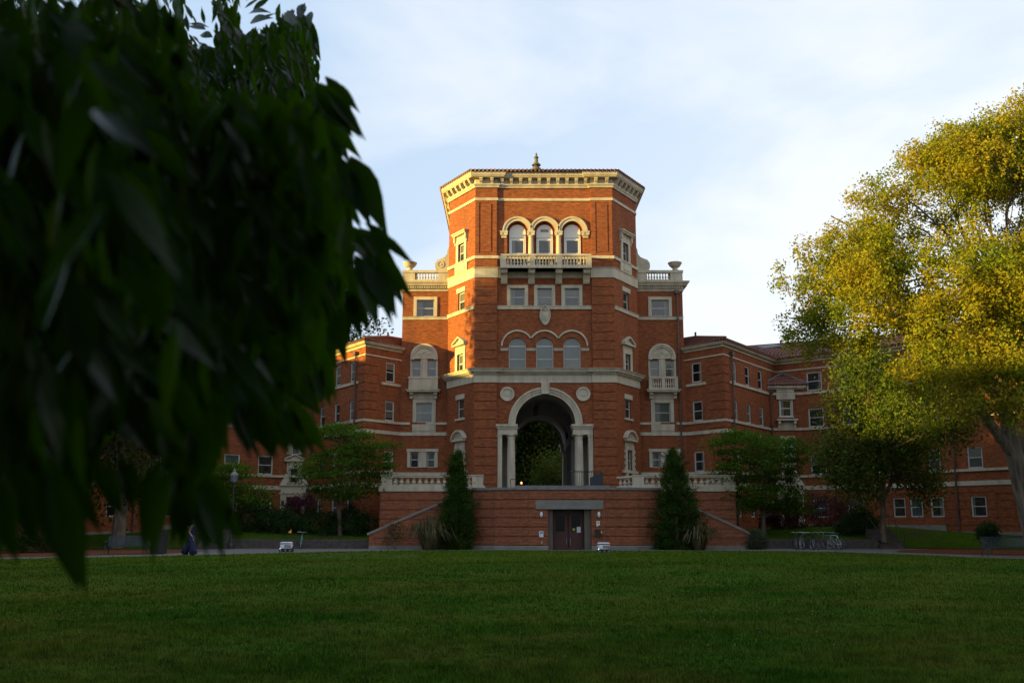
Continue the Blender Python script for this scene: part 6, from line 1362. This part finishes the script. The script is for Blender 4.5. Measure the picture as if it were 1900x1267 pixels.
EDGE = [(617, 150, 669, 212, 2.3), (604, 166, 682, 261, 2.2), (577, 183, 663, 290, 2.3), (585, 232, 634, 292, 2.4), (650, 290, 722, 412, 2.2), (648, 300, 703, 404, 2.3), (628, 300, 690, 418, 2.2), (610, 320, 668, 425, 2.4), (692, 428, 772, 490, 2.1), (672, 434, 745, 500, 2.2), (655, 440, 720, 520, 2.3), (698, 470, 768, 557, 2.1), (684, 490, 738, 594, 2.1), (668, 505, 704, 612, 2.2), (652, 540, 688, 617, 2.2), (644, 545, 672, 635, 2.2), (605, 530, 641, 668, 2.1), (573, 550, 603, 652, 2.2), (590, 560, 628, 690, 2.3),
 (534, 690, 600, 768, 1.7), (540, 735, 602, 852, 1.6), (520, 740, 571, 858, 1.6), (475, 740, 534, 848, 1.6), (500, 735, 512, 850, 1.7), (440, 730, 480, 850, 1.5), (400, 720, 425, 850, 1.5), (600, 640, 626, 750, 1.9), (580, 650, 600, 760, 1.9), (318, 868, 253, 1034, 1.25), (345, 850, 362, 985, 1.35), (368, 840, 374, 972, 1.4), (352, 880, 335, 1022, 1.3), (375, 880, 416, 1026, 1.3), (383, 885, 450, 1006, 1.35), (300, 870, 300, 980, 1.4), (96, 850, 160, 1106, 1.05), (40, 850, 60, 1010, 1.1), (130, 860, 180, 1000, 1.2), (200, 850, 232, 960, 1.3), (240, 850, 262, 950, 1.4), (10, 880, 8, 1045, 1.05),
 (577, 22, 570, 45, 5), (560, 30, 597, 102, 5), (548, 55, 567, 103, 5), (566, 95, 590, 148, 5), (556, 110, 572, 165, 5), (470, 18, 505, -5, 5), (480, 40, 512, 20, 5), (380, 45, 372, 12, 5), (350, 60, 345, 25, 5), (395, 70, 360, 55, 5), (540, 20, 535, 70, 4.6), (570, 150, 592, 200, 5)]
eb, ed, en, el = [], [], [], []
for (a, b, c, d_, Yd) in EDGE:
    for k in range(3):
        j = (0, 0) if k == 0 else (random.uniform(-26, -4), random.uniform(-18, 6)); p, q = P(a + j[0], b + j[1], Yd + .05 * k), P(c + j[0] * 1.2, d_ + j[1], Yd * random.uniform(.96, 1.02) + .05 * k); eb.append(tuple(p)); ed.append(tuple((q - p).normalized())); el.append((q - p).length); en.append((random.uniform(-.5, .5), -1, random.uniform(0, .9)))
B = np.vstack([B, eb]); D = np.vstack([D, ed]); NN = np.vstack([NN, en]); LN = np.concatenate([LN, el]); n = len(B)
v, f = leaf_mesh(B, D, NN / np.linalg.norm(NN, axis=1)[:, None], LN, LN * rng.uniform(.10, .155, n), rng.uniform(-.05, .35, n))
# rest of crown above and behind camera, unseen, filled in to block sky light
cl = np.stack([rng.uniform(-7, 2.4, 3600), rng.uniform(-4.5, 4.5, 3600), rng.uniform(1.6, 6.0, 3600)], 1); cl = cl[((cl[:, 2] - EYE) / np.maximum(.05, cl[:, 1]) > 1.15) & ((cl[:, 1] < -1.0) | (cl[:, 2] > 3.2))]
cl = cl[(cl[:, 0] + 2.5) ** 2 / 18 + (cl[:, 1]) ** 2 / 22 < 1.3]; cc = np.repeat(cl, 24, 0) + rng.normal(size=(len(cl) * 24, 3)) * .25; q_, g_ = leaf_quads(cc, .22, droop=1.5, elong=3); mk('upper_foliage', (q_, g_), L2, fg)
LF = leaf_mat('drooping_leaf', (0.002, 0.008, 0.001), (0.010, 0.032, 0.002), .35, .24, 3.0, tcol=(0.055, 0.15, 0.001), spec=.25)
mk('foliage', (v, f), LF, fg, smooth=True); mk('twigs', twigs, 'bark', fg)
mb = MB(); mb.tube([(-3.4, 2.6, 0), (-3.3, 2.6, 1.5), (-3.2, 2.7, 3.2), (-3.0, 2.9, 5)], [.24, .2, .17, .12], 10)
for e, m_ in (((-.9, 2.4, 3.0), (-2.0, 2.6, 3.6)), ((-1.6, 5.5, 4.2), (-2.4, 4.2, 4.4)), ((-1.4, 4.2, 3.2), (-2.2, 3.6, 3.6)), ((-.75, 1.6, 2.35), (-2.0, 2.2, 3.1)), ((-2.0, 7.0, 4.0), (-2.8, 5.0, 4.4))): mb.tube([(-3.2, 2.7, 3.0), m_, e], [.08, .045, .012], 7)
mk('trunk', mb, 'bark', fg)
